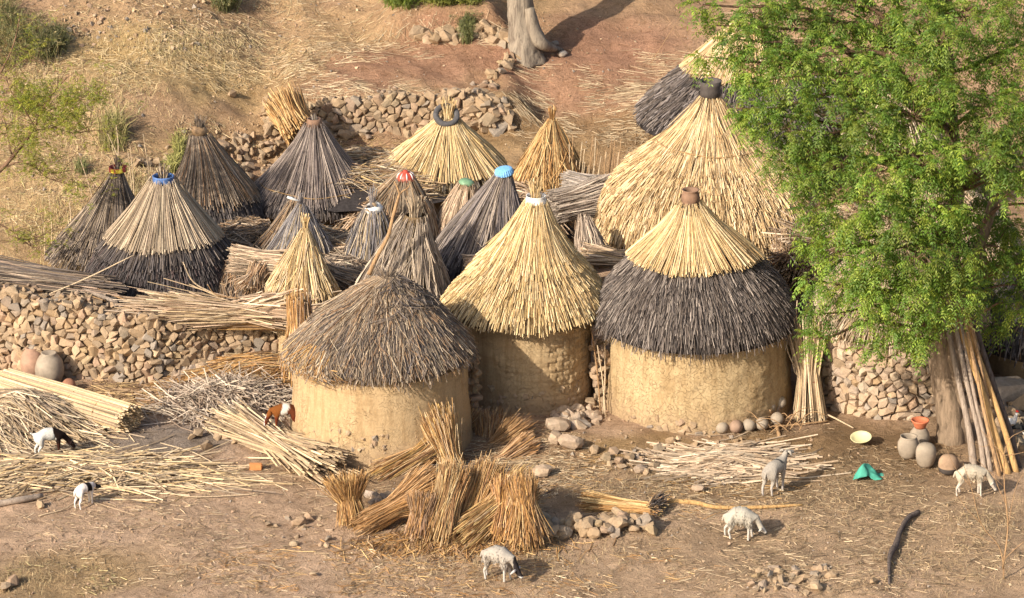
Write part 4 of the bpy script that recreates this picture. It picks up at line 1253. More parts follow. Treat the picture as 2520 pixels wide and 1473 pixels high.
# --- huts half hidden by the tree
tI, cI, wI = house('round stone walled hut with thin grey thatch, right behind the tree trunk', 2200, -4.35,
    [(14, 560), (70, 612), (130, 670), (185, 722), (222, 760), (230, 772)], 0,
    [dict(y0=665, y1=772, rows=8, L=0.40, cols=GREYL + PALE[2:], w=0.009, cov=0.95, jit=0.05, skew=0.04, lift=0.03),
     dict(y1=690, cols=PALE + GREYL, w=0.009, cov=1.1, jit=0.08, lift=0.03)], seed=19, mud=False)
RI = 200 / scale_at(cI.base); cxI = at(2205, 772, -4.35)[0]
zI = float(H(cxI, -5.7))
def PfI(u, v, d):
    th = u / RI
    b = RI * (1.03 - 0.02 * v) + d + 0.03 * float(vnoise(u * 1.5, v * 1.5, 3.3))
    return (cxI + b * math.cos(th), -4.35 + b * math.sin(th), zI - 0.06 + v)
hI = cI.base[2] + 0.12 - zI
stone_face(PfI, 2 * math.pi * RI * 0.999, lambda u: hI, 0.125, tI, M_STONE_PINK, seed=21, gap=0.004, hullf=0.35, hulls=PINK_ME, indiv=lambda u, v: math.sin(u / RI) < 0.12, maxn=300)
V, Q = lathe([(RI - 0.05, -0.2), (RI - 0.06, hI + 0.15)], 40, (cxI, -4.35, zI))
Geo().add(V, Q, None, (.3, .2, .1)).build('earth_fill', M_CORE, tI)

tJ, cJ, _ = house('pale thatched hut hidden behind the tree crown, uphill of the stone walled hut', 2290, -0.2,
    [(14, 395), (70, 445), (130, 500), (185, 550), (215, 590)], 180,
    [dict(y0=470, y1=590, rows=7, L=0.42, cols=PALE + PINKY, w=0.011, cov=0.9, jit=0.06, skew=0.05, lift=0.04),
     dict(y1=490, cols=PALE, w=0.011, cov=1.0, jit=0.08, lift=0.03)], seed=20)
tK, cK, _ = house('dusty grey thatched granary high up behind the tree crown', 2200, 3.2,
    [(10, 190), (50, 240), (90, 290), (120, 335)], 95,
    [dict(y1=335, cols=PINKY + GREYL, w=0.011, cov=1.2, jit=0.08, lift=0.03)], name='granary', cat='granary', seed=21)
tL, cL, _ = house('thatched hut at the right edge behind the leaning poles, deep shade put into its dark thatch colour', 2600, -3.1,
    [(14, 560), (70, 620), (130, 680), (190, 745), (225, 800), (232, 820)], 170,
    [dict(y0=700, y1=820, rows=8, L=0.42, cols=DARK + BROWN[3:], w=0.010, cov=0.9, jit=0.05, skew=0.05, lift=0.04),  # stalk and underlayer colours darkened to carry the deep shade on this roof
     dict(y1=720, cols=DARK + BROWN[3:], w=0.010, cov=1.0, jit=0.08, lift=0.03)], seed=22, core=M_THATCH_DARK, mud=M_MUD3)

# stone infill between the huts
def infill(label, dx, yb, yt, w, Y):
    p0 = at(dx, yb, Y); p0[2] = float(H(p0[0], Y)); top = at(dx, yt, Y)[2]
    t = thing('stone_pier', label, 'wall', p0)
    sp = []
    for z in np.arange(p0[2], top, 0.13):
        for x in np.arange(-w, w + 0.01, 0.15):
            for q in (0.0, 0.15):
                sp.append((np.array([p0[0] + x + 0.03 * RS.randn(), Y + q + 0.03 * RS.randn(), z + 0.02 * RS.randn()]), 0.17 + 0.05 * RS.rand()))
    loose_rocks(t, sp, ROCK_ME)
infill('narrow pier of stones between the shaggy grey hut and the yellow roofed hut', 1162, 1030, 880, 0.10, -5.6)
infill('stone pier between the yellow roofed hut and the cracked mud hut', 1482, 1010, 840, 0.12, -4.9)

# ================================================================== sheaves stacked in front of the grey hut
GS = 'sheaves of orange straw stacked in the yard'
def S(label, b, tp, dy, rb, rm, rt, n, cols=ORNG, zb=0.03, db=0.0, tm=0.55, **kw):
    """b: display px of the butt end on the ground; tp: display px of the tip, dy metres behind it"""
    pb = gp(*b) + [0, 0, zb + rb * 0.6]
    if db: pb = at(b[0], b[1], pb[1] + db)
    pt = at(tp[0], tp[1], pb[1] + dy)
    gz = float(H(pt[0], pt[1])) + rt * 0.5
    if pt[2] < gz: pt[2] = gz
    q_ = .78 + .34 * RS.rand(); cols = [tuple(np.clip(np.array(c_) * [q_, q_ * (.97 + .08 * RS.rand()), q_ * (.9 + .35 * RS.rand())], 0, 1)) for c_ in cols]
    return sheaf(label, pb, pt, rb * (.95 + .35 * RS.rand()), rm * (1.0 + .25 * RS.rand()), rt * (1.05 + .35 * RS.rand()), int(n * 1.6), cols, GS, w=0.0050, tm=.35 + .4 * RS.rand(), **kw)
S('upright orange sheaf standing apart, left end of the sheaf stack', (868, 1296), (852, 1180), 0.15, 0.16, 0.15, 0.26, 520, ORNG + BROWN[:1], ties=())
S('long sheaf slanting from the pale stones up to the right', (905, 1305), (1062, 1200), 0.50, 0.17, 0.16, 0.24, 620, ties=())
S('sheaf lying behind the pale stones, tip against the hut wall', (945, 1175), (1085, 1090), 0.55, 0.17, 0.15, 0.20, 560, YEL[:2] + ORNG, db=0.1, ties=())
S('thin sheaf propped above the lying one, touching the ochre wall', (990, 1140), (1090, 1030), 0.25, 0.10, 0.11, 0.17, 300, db=0.9, ties=())
S('reddish sheaf hanging at the back of the stack, under the wall edge', (1090, 1120), (1160, 1015), 0.2, 0.14, 0.15, 0.20, 420, ORNG + BROWN, db=1.0, ties=())
S('big sheaf flung upright across the middle of the stack', (1130, 1195), (1072, 1030), 0.25, 0.20, 0.19, 0.23, 820, YEL[:2] + ORNG, db=0.75, ties=())
S('dark reddish sheaf spread behind the stack, fanned towards the mud wall', (1200, 1130), (1215, 1035), 0.4, 0.26, 0.26, 0.32, 620, BROWN + ORNG[2:4], db=0.9, ties=())
S('sheaf lying to the right with its butt against the big upright one', (1165, 1140), (1285, 1060), 0.4, 0.14, 0.14, 0.20, 430, BROWN[:1] + ORNG, db=0.7, ties=())
S('lower sheaf lying right, nearly flat under the fanned one', (1200, 1160), (1300, 1098), 0.3, 0.12, 0.12, 0.18, 340, ORNG + BROWN[:2], db=0.5, ties=())
S('broad sheaf standing in the middle, butts on the ground', (1082, 1338), (1118, 1165), 0.45, 0.21, 0.17, 0.22, 820, YEL[:2] + ORNG, ties=())
S('reddish brown sheaf left of the broad middle one', (1035, 1338), (1050, 1225), 0.25, 0.20, 0.17, 0.19, 520, ORNG[2:4] + BROWN + ORNG[:1], ties=())
S('thin sheaf wedged right of the broad middle one', (1122, 1325), (1150, 1190), 0.4, 0.13, 0.12, 0.16, 360, ORNG + BROWN[:1], ties=())
S('straight sheaf leaning back at the right of the middle', (1158, 1318), (1206, 1158), 0.45, 0.17, 0.15, 0.19, 560, YEL[:1] + ORNG, ties=())
S('large sheaf slanting from low left up to the right front', (1150, 1338), (1285, 1200), 0.5, 0.19, 0.18, 0.26, 760, YEL[:2] + ORNG, ties=())
S('upright sheaf behind the slanting one, near the right end', (1235, 1335), (1255, 1195), 0.35, 0.20, 0.18, 0.22, 620, ORNG, ties=())
S('rightmost ruffled sheaf at the end of the stack', (1295, 1350), (1285, 1190), 0.35, 0.20, 0.16, 0.17, 520, BROWN[:1] + ORNG, ties=(), mess=0.5)
pile('trampled litter of orange straw under the sheaf stack', 1110, 1345, 1.6, 0.35, 900, 0.45, 1.2, 0.7, ORNG + BROWN, h=0.10, w=0.006, name='straw_litter', cat='straw litter')
pile('dark tangle of straw between the sheaves and the mud hut', 1150, 1190, 0.9, 0.7, 700, 0.5, 0.5, 0.8, BROWN + DARKB, h=0.25, w=0.006, name='straw_litter', cat='straw litter')

# ================================================================== foreground left
def lay(label, a, b, ra, rm, rb, n, cols, ya=0.0, yb=0.0, za=None, zb=None, **kw):
    """bundle between display points; each end on the ground or at given height above it"""
    if isinstance(ya, tuple): pa = at(a[0], a[1], ya[0])
    else: pa = gp(*a) + [0, 0, ra * kw.get('flat', (1, 1))[1] + ya]
    if isinstance(yb, tuple): pb = at(b[0], b[1], yb[0])
    else: pb = gp(*b) + [0, 0, rb * kw.get('flat', (1, 1))[1] + yb]
    return sheaf(label, pa, pb, ra, rm, rb, n, cols, **kw)
lay('rolled cane mat bundle lying below the left stone wall, cut ends to the right', (318, 1062), (20, 965), 0.27, 0.27, 0.24, 950, PALE + YELP[:3], name='cane_bundle', cat='cane bundle', w=0.0105, ties=(0.2, 0.42), flat=(1, .8), ljit=0.015, mess=0.05)
pile('heap of tan stalks sloping down at the left edge, behind the white and black goat', 55, 1040, 1.25, 1.0, 1500, 1.3, -0.62, 0.32, PALE + GREYL, h=0.55, w=0.0095)
pile('wide spread of dry cane in the left foreground below the white and black goat', 190, 1170, 2.1, 0.85, 950, 1.4, 0.12, 0.42, PALE + YELP[:3] + GREYL[3:], h=0.30, w=0.010, curve=0.04)
pile('thin outlying canes pointing right from the left foreground heap', 420, 1180, 1.1, 0.55, 90, 1.4, -0.1, 0.35, PALE, h=0.03, w=0.008)
pile('bleached tangle of crossed stalks left of the ochre hut', 560, 1000, 1.35, 1.0, 1300, 0.75, -0.9, 0.75, [(.46, .37, .28), (.40, .32, .25), (.54, .44, .33), (.30, .22, .16)], h=0.42, w=0.0085, tilt=0.5)
pile('reddish straw along the foot of the stone wall', 640, 925, 1.4, 0.75, 1500, 0.95, 0.35, 0.30, ORNG + BROWN + [(.56, .42, .24)], h=0.40, w=0.007)
pile('low mound of yellow straw between the stone wall and the bleached tangle', 380, 985, 1.4, 0.6, 600, 0.6, 0.0, 0.6, YEL[3:5] + BROWN, h=0.10, w=0.006, name='straw_litter', cat='straw litter')
lay('sheaf of pale canes fanned out under the brown and white goat', (790, 1165), (585, 1062), 0.36, 0.27, 0.30, 430, PALE, name='cane_bundle', cat='cane bundle', w=0.0115, flat=(1, .5), mess=0.7, ties=(), tm=0.4, ljit=0.14)
pile('dark leafy chaff lying on the pale cane fan', 745, 1130, 0.45, 0.4, 350, 0.2, 0.3, 1.5, BROWN + DARK, h=0.22, w=0.006, name='chaff', cat='chaff')['kind'] = 'stuff'
sheaf('hanging tuft of orange straw where the wall meets the grey roof', at(742, 905, -4.6), at(735, 745, -4.2), 0.30, 0.22, 0.16, 760, ORNG + PINKY[:2], w=0.0068, ties=(), name='straw_sheaf')
pile('orange straw sprigs stuck in the stone wall spur', 455, 850, 0.2, 0.1, 60, 0.5, -0.7, 0.2, ORNG, h=0.1, w=0.007, zoff=0.3)
# ---- long bundles on top of the wall and among the granaries
lay('long pale cane bundle lying along the wall top, frayed to the left', (735, 762), (400, 758), 0.25, 0.19, 0.16, 640, PALE + PINKY, ya=(-3.35,), yb=(-3.45,), name='cane_bundle', cat='cane bundle', w=0.0105, flat=(1, .85), mess=1.1, ljit=0.14, ties=(0.3,), tm=0.35, sag=.06)
lay('dark reddish cane bundle under the pale one on the wall top', (735, 790), (560, 790), 0.15, 0.15, 0.12, 330, ORNG + BROWN, ya=(-3.3,), yb=(-3.4,), name='cane_bundle', cat='cane bundle', w=0.008, mess=0.3, ties=())
for k, (a, b, r_) in enumerate([((540, 730), (450, 645), .012), ((545, 765), (405, 725), .010), ((590, 735), (510, 700), .009)]):
    P = [at(a[0], a[1], -3.5), at((a[0] + b[0]) / 2 - 18, (a[1] + b[1]) / 2 + 8, -3.55), at(b[0], b[1], -3.6)]
    stick(['curved pale cane rising from the wall top in front of the black tiers', 'straight pale cane poking left from the wall top bundle', 'short cane poking up from the wall top bundle'][k], P, [r_ * 1.4, r_ * 1.1, r_ * .6], M_POLE_BROWN if k else M_CANE)
lay('bundle of grey stalks at the left edge on top of the stone wall', (235, 705), (-70, 668), 0.20, 0.30, 0.30, 900, GREY + DARKB + [(.34, .24, .17)], ya=(-2.9,), yb=(-2.9,), name='cane_bundle', cat='cane bundle', w=0.009, flat=(1, .8), mess=0.35, ties=())
for k, (a, b) in enumerate([((290, 745), (170, 690)), ((300, 760), (240, 718)), ((95, 735), (330, 628)), ((340, 765), (150, 700)), ((345, 748), (230, 706)), ((270, 752), (205, 735))]):
    stick(['grey pole end lying over the wall top under the grey bundle', 'thick broken grey branch on the wall top', 'long thin cane crossing in front of the far left granary', 'pale cane lying along the wall top', 'tan cane slanting across the wall top, upper one', 'short weathered stub on the wall top'][k],
          [at(a[0], a[1], -3.25), at((a[0] + b[0]) / 2, (a[1] + b[1]) / 2 + 4, -3.15), at(b[0], b[1], -3.05)], [(.035, .035, .02), (.045, .05, .03), (.012, .012, .008), (.016, .015, .01), (.016, .014, .01), (.03, .035, .03)][k], [M_POLE_GREY, M_POLE_GREY, M_CANE, M_POLE_BROWN, M_POLE_BROWN, M_LOG_DARK][k])
lay('pinkish bundle of canes left of the bright yellow granary', (700, 655), (575, 640), 0.20, 0.22, 0.22, 520, PINKY + GREYL, ya=(-2.5,), yb=(-2.4,), name='cane_bundle', cat='cane bundle', w=0.009, mess=0.3, ties=(), ljit=0.06)
lay('brown stub of cut canes poking down left of the bright yellow granary', (615, 715), (640, 660), 0.25, 0.16, 0.16, 300, PINKY[2:] + BROWN, ya=(-2.9,), yb=(-2.6,), name='cane_bundle', cat='cane bundle', w=0.009, mess=0.3, ties=())
lay('grey bundle lying between the two pointed granaries and the tall grey one', (875, 700), (770, 655), 0.16, 0.16, 0.16, 360, PINKY[2:] + GREY, ya=(-2.3,), yb=(-2.0,), name='cane_bundle', cat='cane bundle', w=0.008, mess=0.4, ties=())
def heap(label, cx, cy, Y, rx, ry, n, L, ang, spread, cols, h=0.3, w=0.008, tilt=0.4):
    """stalks packed on a mound that fills the space between the granaries"""
    c = at(cx, cy, Y)
    t = thing('stalk_pile', label, 'stalk pile', (c[0], Y, float(H(c[0], Y))))
    q = (RS.rand(n, 2) * 2 - 1) * 1.05
    def zt(px, py):
        d = np.sqrt(((px - c[0]) / rx) ** 2 + ((py - Y) / ry) ** 2)
        return c[2] - 0.10 - h * np.clip(d - .55, 0, 3) ** 1.5 * 2.0 + 0.07 * fbm(px, py, o=2, f=2.0)
    x = c[0] + q[:, 0] * rx; y = Y + q[:, 1] * ry
    a = ang + spread * RS.randn(n); l = L * (.4 + .9 * RS.rand(n)); d = np.stack([np.cos(a), np.sin(a)], -1)
    S_ = 3; f = np.linspace(-.5, .5, S_); P = np.zeros((n, S_, 3)); tl = tilt * .35 * RS.randn(n); lev = RS.rand(n) ** 2 * .22; bd = .03 * RS.randn(n) * l
    for i in range(S_):
        px = x + d[:, 0] * f[i] * l - d[:, 1] * bd * (4 * f[i] ** 2); py = y + d[:, 1] * f[i] * l + d[:, 0] * bd * (4 * f[i] ** 2)
        P[:, i] = np.stack([px, py, np.maximum(zt(px, py) + .1 - lev + tl * f[i] * l + .02, H(px, py) + .01)], -1)
    Geo().add(*tubes(P, w * (.6 + .7 * RS.rand(n))[:, None], 3, pick(cols, n, .22), cap=False)).build('stalks', M_STRAW, t, kind='stuff')
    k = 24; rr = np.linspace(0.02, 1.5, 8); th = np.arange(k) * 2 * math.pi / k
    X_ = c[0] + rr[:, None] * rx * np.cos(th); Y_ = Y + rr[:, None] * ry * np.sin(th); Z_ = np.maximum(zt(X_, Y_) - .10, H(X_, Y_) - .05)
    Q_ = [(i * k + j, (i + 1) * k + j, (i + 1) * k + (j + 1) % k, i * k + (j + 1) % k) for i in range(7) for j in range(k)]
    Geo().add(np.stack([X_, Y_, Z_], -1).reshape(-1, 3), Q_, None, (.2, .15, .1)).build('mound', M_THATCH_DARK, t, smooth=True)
    return t
heap('tangled tan stalks between the purplish granary and the bluish one', 790, 590, -0.4, 0.9, 0.8, 1500, 0.9, 0.35, 0.5, GREYL + BROWN[:1] + PINKY[2:], h=0.3)
heap('mess of crossed grey sticks behind the tall grey granary', 820, 650, -1.7, 0.8, 0.7, 1100, 0.7, 0.2, 0.9, PINKY[2:] + GREY, h=0.3)
heap('splayed stalk ends behind the black granary tiers', 590, 560, 0.6, 0.7, 0.7, 900, 0.8, 0.2, 0.5, PINKY[2:] + BROWN + GREY, h=0.3)
heap('dark stalks packed behind the large black tiered granary', 610, 640, -1.6, 0.6, 0.6, 900, 0.7, 1.2, 0.6, GREY + BROWN + PINKY[3:4], h=0.3)
heap('straw litter behind the purplish granary, below the terrace', 900, 400, 2.6, 1.3, 1.0, 900, 0.7, 0.1, 0.4, YEL[3:5] + BROWN + GREYL, h=0.12, w=0.007)
heap('stalks strewn between the purplish granary and the tyre roof', 925, 488, 1.6, 0.5, 0.6, 700, 0.7, 0.1, 0.4, PINKY + BROWN, h=0.2)
heap('stalks packed under the golden tyre roof', 1250, 470, 1.2, 0.8, 0.6, 700, 0.7, 0.1, 0.5, PINKY + BROWN, h=0.3)
lay('weathered silver cane bundle lying beside the small orange granary', (1365, 512), (1500, 480), 0.27, 0.30, 0.33, 900, [(.44, .36, .28), (.50, .42, .33), (.36, .29, .23), (.26, .20, .16)], ya=(0.2,), yb=(0.5,), name='cane_bundle', cat='cane bundle', w=0.0085, ties=(), ljit=0.06)
lay('upper silver cane bundle stepping down to the big yellow roof', (1395, 452), (1510, 470), 0.20, 0.22, 0.24, 620, [(.40, .34, .28), (.50, .42, .35), (.32, .27, .23)], ya=(0.9,), yb=(0.9,), name='cane_bundle', cat='cane bundle', w=0.0085, ties=(), ljit=0.06)
lay('grey brown cane sheaf upright against the big yellow roof', (1455, 625), (1440, 545), 0.26, 0.22, 0.10, 420, [(.40, .31, .23), (.46, .36, .27), (.30, .23, .17)], ya=(-2.1,), yb=(-1.9,), name='cane_bundle', cat='cane bundle', w=0.009, ties=())
lay('flat cane bundle bridging the yellow tiered roof and the two tone roof', (1450, 630), (1580, 648), 0.16, 0.16, 0.18, 380, PINKY[2:] + PALE[2:], ya=(-2.6,), yb=(-2.6,), name='cane_bundle', cat='cane bundle', w=0.0095, ties=(), mess=0.3)
lay('stub of pinkish canes beside the yellow tiered roof, left side', (1150, 660), (1240, 640), 0.18, 0.18, 0.18, 260, PINKY, ya=(-2.6,), yb=(-2.5,), name='cane_bundle', cat='cane bundle', w=0.010, ties=(), ljit=0.04)
lay('spray of tan canes spilling right of the two tone roof', (1950, 640), (2120, 590), 0.42, 0.30, 0.30, 620, PALE[2:] + PINKY[2:], ya=(-2.6,), yb=(-2.2,), name='cane_bundle', cat='cane bundle', w=0.0095, mess=0.8, ties=())
lay('brown canes fanning down to the right of the two tone roof', (1935, 690), (1960, 600), 0.42, 0.25, 0.25, 420, PINKY[2:] + BROWN, ya=(-3.0,), yb=(-2.4,), name='cane_bundle', cat='cane bundle', w=0.009, mess=0.8, ties=())
lay('pale canes under the tree crown above the stone walled hut', (2060, 560), (2230, 590), 0.3, 0.3, 0.3, 520, PALE, ya=(-2.0,), yb=(-2.0,), name='cane_bundle', cat='cane bundle', w=0.0095, mess=0.5, ties=())
pp = sheaf('orange sheaf standing upright against the terrace wall end', at(738, 325, 5.2) , at(700, 255, 5.9), 0.34, 0.30, 0.36, 900, YEL[3:5] + ORNG, w=0.008, ties=(), tm=0.3, mess=0.15)
# upright canes fence beside the orange granary
for k in range(26):
    u = RS.rand(); dx = 1400 + 95 * u; Y = 1.6 + 0.2 * RS.rand()
    b = at(dx + 4, 455 + 8 * RS.rand(), Y); tp = at(dx + 14 + 12 * RS.randn() + (10 if k % 3 else 30), 455 - 45 - 80 * RS.rand() ** 1.5, Y + 0.05)
    b[2] = float(H(b[0], b[1])) - 0.02
    stick('thin upright cane of the loose row between the orange granary and the big yellow roof', [b, (b + tp) / 2 + 0.01 * RS.randn(3), tp], [.014, .012, .007], M_CANE if k % 2 else M_POLE_BROWN, name='upright_cane', cat='cane', group='upright canes beside the orange granary', ridge=0, k=5)

# ---- right side
pile('bleached pile of thick canes on the ground below the cracked mud hut', 1790, 1142, 1.0, 0.75, 460, 1.15, 0.06, 0.32, [(.55, .42, .29), (.61, .48, .34), (.46, .34, .23), (.36, .26, .17)], h=0.24, w=0.0125, curve=0.03)
lay('flat orange sheaf lying on the ground with dark splayed ends at its right', (1598, 1262), (1450, 1250), 0.14, 0.16, 0.22, 480, ORNG + YEL[:2], name='straw_sheaf', cat='sheaf', w=0.0065, flat=(1, .5), ties=(), mess=0.3)
lay('dark root tuft at the right end of the flat orange sheaf', (1582, 1256), (1625, 1262), 0.06, 0.14, 0.2, 220, DARK + BROWN, name='straw_tuft', cat='tuft', w=0.007, flat=(1, .6), ties=(), mess=0.8)
tt = sheaf('upright cane bundle tied in the middle with red cord, beside the cracked mud hut', gp(1993, 1035) + [0, 0, 0.0], at(1985, 800, gp(1993, 1035)[1] + 0.5), 0.27, 0.15, 0.30, 240, PALE, w=0.0125, tm=0.42, ties=(0.40,), tiemat=M_RED_TIE, name='cane_bundle', cat='cane bundle', mess=0.18, ljit=0.06, upvec=(0, 1, 0))
for k, (a, b) in enumerate([((1940, 870), (1925, 745)), ((1952, 900), (1962, 740)), ((2000, 900), (1975, 770))]):
    stick(['leftmost tall cane sticking up from the tied bundle', 'middle tall cane sticking up from the tied bundle', 'right tall cane sticking up from the tied bundle'][k], [gp(1993, 1035) + [0.0, 0.3, 0.5], at(a[0], a[1], -5.3), at(b[0], b[1], -5.1)], [.012, .012, .009], M_CANE)
for k, (a, b) in enumerate([((1478, 1015), (1452, 790)), ((1470, 1000), (1490, 868)), ((1484, 1020), (1488, 845)), ((1475, 990), (1497, 862)), ((1490, 1025), (1470, 850))]):
    g0 = gp(*a); tp = at(b[0], b[1], g0[1] + 0.3)
    stick(['long bent cane leaning on the yellow tiered roof eave', 'thin pale cane in the gap between the two mud huts, left one', 'thin pale cane in the gap, the straight tall one', 'thin pale cane in the gap, the one leaning right', 'thin pale cane in the gap, the one leaning left'][k], [g0, (g0 + tp) / 2 + [0.02, 0, 0], tp], [.014, .013, .010], M_POLE_BROWN if k == 0 else M_CANE, k=6)
# twigs by the calabashes
for k in range(16):
    p = gp(1880 + 90 * RS.rand(), 1045 + 25 * RS.rand()); a = 6.28 * RS.rand(); l = 0.3 + 0.3 * RS.rand()
    stick('bare crooked twig among the round pots at the foot of the cracked hut', [p + [0, 0, .03], p + [l * .5 * math.cos(a), .2 * l * math.sin(a), l * .45 + .03 * RS.randn()], p + [l * math.cos(a), .4 * l * math.sin(a), l * .6 * RS.rand() + .05]], [.010, .008, .004], M_POLE_BROWN, name='twig', cat='twig', group='twigs among the round pots', k=5)
stick('pale split stick leaning near the round pots', [gp(1918, 1075), gp(1905, 1040) + [0, 0, .1], at(1895, 1010, -6.0)], [.03, .022, .012], M_POLE_BROWN)
stick('cane lying from the tied bundle to the right', [gp(2015, 1035) + [0, 0, .16], gp(2055, 1040) + [0, 0, .07], gp(2100, 1058) + [0, 0, .03]], [.014, .014, .010], M_CANE)
stick('long thin pole lying under the tied bundle', [gp(1850, 1062) + [0, 0, .06], gp(1950, 1055) + [0, 0, .06], gp(2040, 1042) + [0, 0, .04]], [.016, .015, .012], M_POLE_BROWN)

# ---- forked stick, poles, logs
yF = -3.95
V1 = limb([at(908, 676, yF), at(930, 628, yF), at(955, 582, yF + .05), at(968, 530, yF + .1), at(984, 475, yF + .1)], [.036, .036, .032, .026, .024], 8, .15)
V2 = limb([at(984, 478, yF + .1), at(978, 462, yF + .1), at(971, 447, yF + .1)], [.024, .018, .012], 7, .15)
V3 = limb([at(984, 478, yF + .1), at(992, 470, yF + .12), at(1005, 462, yF + .14), at(1010, 445, yF + .16)], [.022, .014, .010, .006], 7, .15)
g_ = Geo()
for v in (V1, V2, V3): g_.add(v[0], v[1], v[2], (.4, .25, .1))
g_.build('forked_stick', M_POLE_BROWN, None, smooth=True, label='forked brown stick leaning across the tall steep grey granary', cat='stick')
polesL = [((2398, 1150), (2325, 760), .060, M_POLE_GREY, 'thick grey pole nearest the tree trunk'), ((2424, 1158), (2340, 740), .045, M_POLE_GREY, 'mottled grey pole, second from the trunk'),
          ((2440, 1160), (2356, 760), .036, M_POLE_GREY, 'slim grey pole, third from the trunk'), ((2462, 1172), (2362, 740), .034, M_POLE_BROWN, 'thin orange brown pole between the grey ones'),
          ((2472, 1160), (2376, 745), .036, M_POLE_BROWN, 'thin tan pole just left of the bright ochre ones'), ((2482, 1165), (2340, 740), .062, M_POLE_OCHRE, 'thickest bright ochre peeled pole'),
          ((2502, 1160), (2362, 742), .052, M_POLE_OCHRE, 'bright ochre peeled pole at the right of the lean'), ((2508, 1150), (2385, 745), .05, M_LOG_DARK, 'dark pole in the shade behind the ochre ones')]
for k, (b, tp, r_, mt, lb) in enumerate(polesL):
    p0 = gp(*b); p2 = at(tp[0], tp[1], p0[1] + 0.75 + 0.05 * k)
    ctrl = [p0 + [0, 0, -0.05]] + [p0 + (p2 - p0) * q + np.array([0.035 * math.sin(q * 5 + k), 0, 0]) * (1 - q) for q in (.2, .4, .6, .8)] + [p2]
    stick(lb, ctrl, [r_ * 1.05, r_ * .9, r_ * .82, r_ * .8, r_ * .74, r_ * .66], mt, name='leaning_pole', cat='pole', group='poles leaning on the tree', ridge=.12, k=12)
p0 = gp(2380, 1130)
stick('twisted pale pole whose top shows between the leaves and the ochre poles', [at(2392, 905, -6.5), at(2378, 850, -6.3), at(2362, 790, -6.2), at(2350, 760, -6.1)], [.05, .05, .045, .04], M_POLE_GREY, name='leaning_pole', cat='pole', group='poles leaning on the tree')
stick('long crooked ochre pole lying on the ground above the grazing white sheep', [gp(1642, 1238) + [0, 0, .03], gp(1710, 1242) + [0, 0, .03], gp(1760, 1253) + [0, 0, .03], gp(1850, 1254) + [0, 0, .03], gp(1975, 1246) + [0, 0, .02]], [.040, .038, .034, .030, .018], M_POLE_OCHRE, name='fallen_pole', cat='pole')
stick('dark crooked log lying at the lower right of the yard', [gp(2262, 1268) + [0, 0, .05], gp(2235, 1285) + [0, 0, .06], gp(2215, 1320) + [0, 0, .07], gp(2205, 1350) + [0, 0, .06], gp(2190, 1380) + [0, 0, .06], gp(2188, 1442) + [0, 0, .03]], [.03, .042, .036, .046, .038, .02], M_LOG_DARK, name='fallen_log', cat='log', ridge=.55)
stick('pale grey log at the left edge below the cane heap', [gp(-20, 1250) + [0, 0, .05], gp(40, 1240) + [0, 0, .05], gp(105, 1228) + [0, 0, .05]], [.055, .052, .04], M_POLE_GREY, name='fallen_log', cat='log')
for k, (pts, lb) in enumerate([([(700, 1150), (770, 1190), (800, 1205)], 'long cane end on the ground left of the upright sheaf'), ([(395, 1095), (480, 1120), (560, 1165)], 'long single cane pointing to the brown goat, upper'), ([(330, 1160), (480, 1168), (585, 1160)], 'long single cane pointing to the brown goat, lower'),
                               ([(95, 1275), (180, 1245), (250, 1150)], 'bent cane curving below the small kid'), ([(405, 1215), (480, 1228), (640, 1220)], 'thin pale cane lying on bare ground right of the kid')]):
    stick(lb, [gp(*q) + [0, 0, .03] for q in pts], .010, M_CANE, name='loose_cane', cat='cane', ridge=0, k=5)
for k in range(7):
    x = [395, 445, 460, 470, 490, 1850, 170][k]
# upright dry stems on the hillside at the left
for k, (b, tp) in enumerate([((235, 520), (198, 395)), ((270, 520), (225, 440)), ((325, 520), (315, 375)), ((330, 515), (320, 360)), ((350, 600), (347, 545)), ((200, 600), (205, 550)), ((300, 420), (265, 330)), ((500 / 1, 430), (515, 340)), ((372, 500), (352, 330)), ((128, 620), (120, 480)), ((110, 640), (105, 540)), ((175, 560), (165, 470)), ((290, 400), (286, 310))]):
    g0 = gp(*b); stick('bare upright reed standing on the dry hillside at the left', [g0, at((b[0] + tp[0]) / 2 + 3, (b[1] + tp[1]) / 2, g0[1] + .02), at(tp[0], tp[1], g0[1] + .05)], [.012, .010, .006], M_CANE, name='dry_reed', cat='dry reed', group='dry reeds on the left hillside', ridge=0, k=5)

# ================================================================== pots and small things
JR, JZ = 0.82, 0.70
def pot(label, dx, dy, prof, mat, M=None, name='clay_pot', cat='pot', group=None, dz=0.0, k=32, wob=0.02, pos=None):
    p = gp(dx, dy) if pos is None else pos
    if cat in ('pot', 'bowl') and name in ('clay_pot', 'clay_bowl') and dx > 2000: prof = [(a_ * (JR if cat == 'pot' else .78), b_ * JZ) for a_, b_ in prof]
    V, Q = lathe(prof, k, (0, 0, 0), M, wob, dx * 0.1); V = V + p + [0, 0, dz]
    t = thing(name, label, cat, p, group)
    Geo().add(V, Q, None, (.4, .3, .2)).build('vessel', mat, t, smooth=True)
    return t
jar = [(0.0, 0), (.11, .01), (.17, .10), (.205, .24), (.20, .38), (.165, .47), (.155, .50), (.165, .53), (.145, .53), (.14, .48), (.15, .40), (.10, .30), (0, .30)]
pot('open mouthed tall grey clay jar, left one of the jars by the tree', 2234, 1128, jar, M_CLAY_GREY)
pot('closed egg shaped grey clay jar standing in front, by the tree', 2277, 1150, [(0, 0), (.10, .01), (.16, .10), (.19, .24), (.195, .36), (.18, .46), (.14, .53), (.07, .565), (0, .57)], M_CLAY_GREY)
pot('grey clay jar carrying an orange bowl, by the tree', 2262, 1098, [(0, 0), (.11, .01), (.17, .10), (.20, .22), (.18, .34), (.13, .42), (.12, .44), (.0, .44)], M_CLAY_GREY)
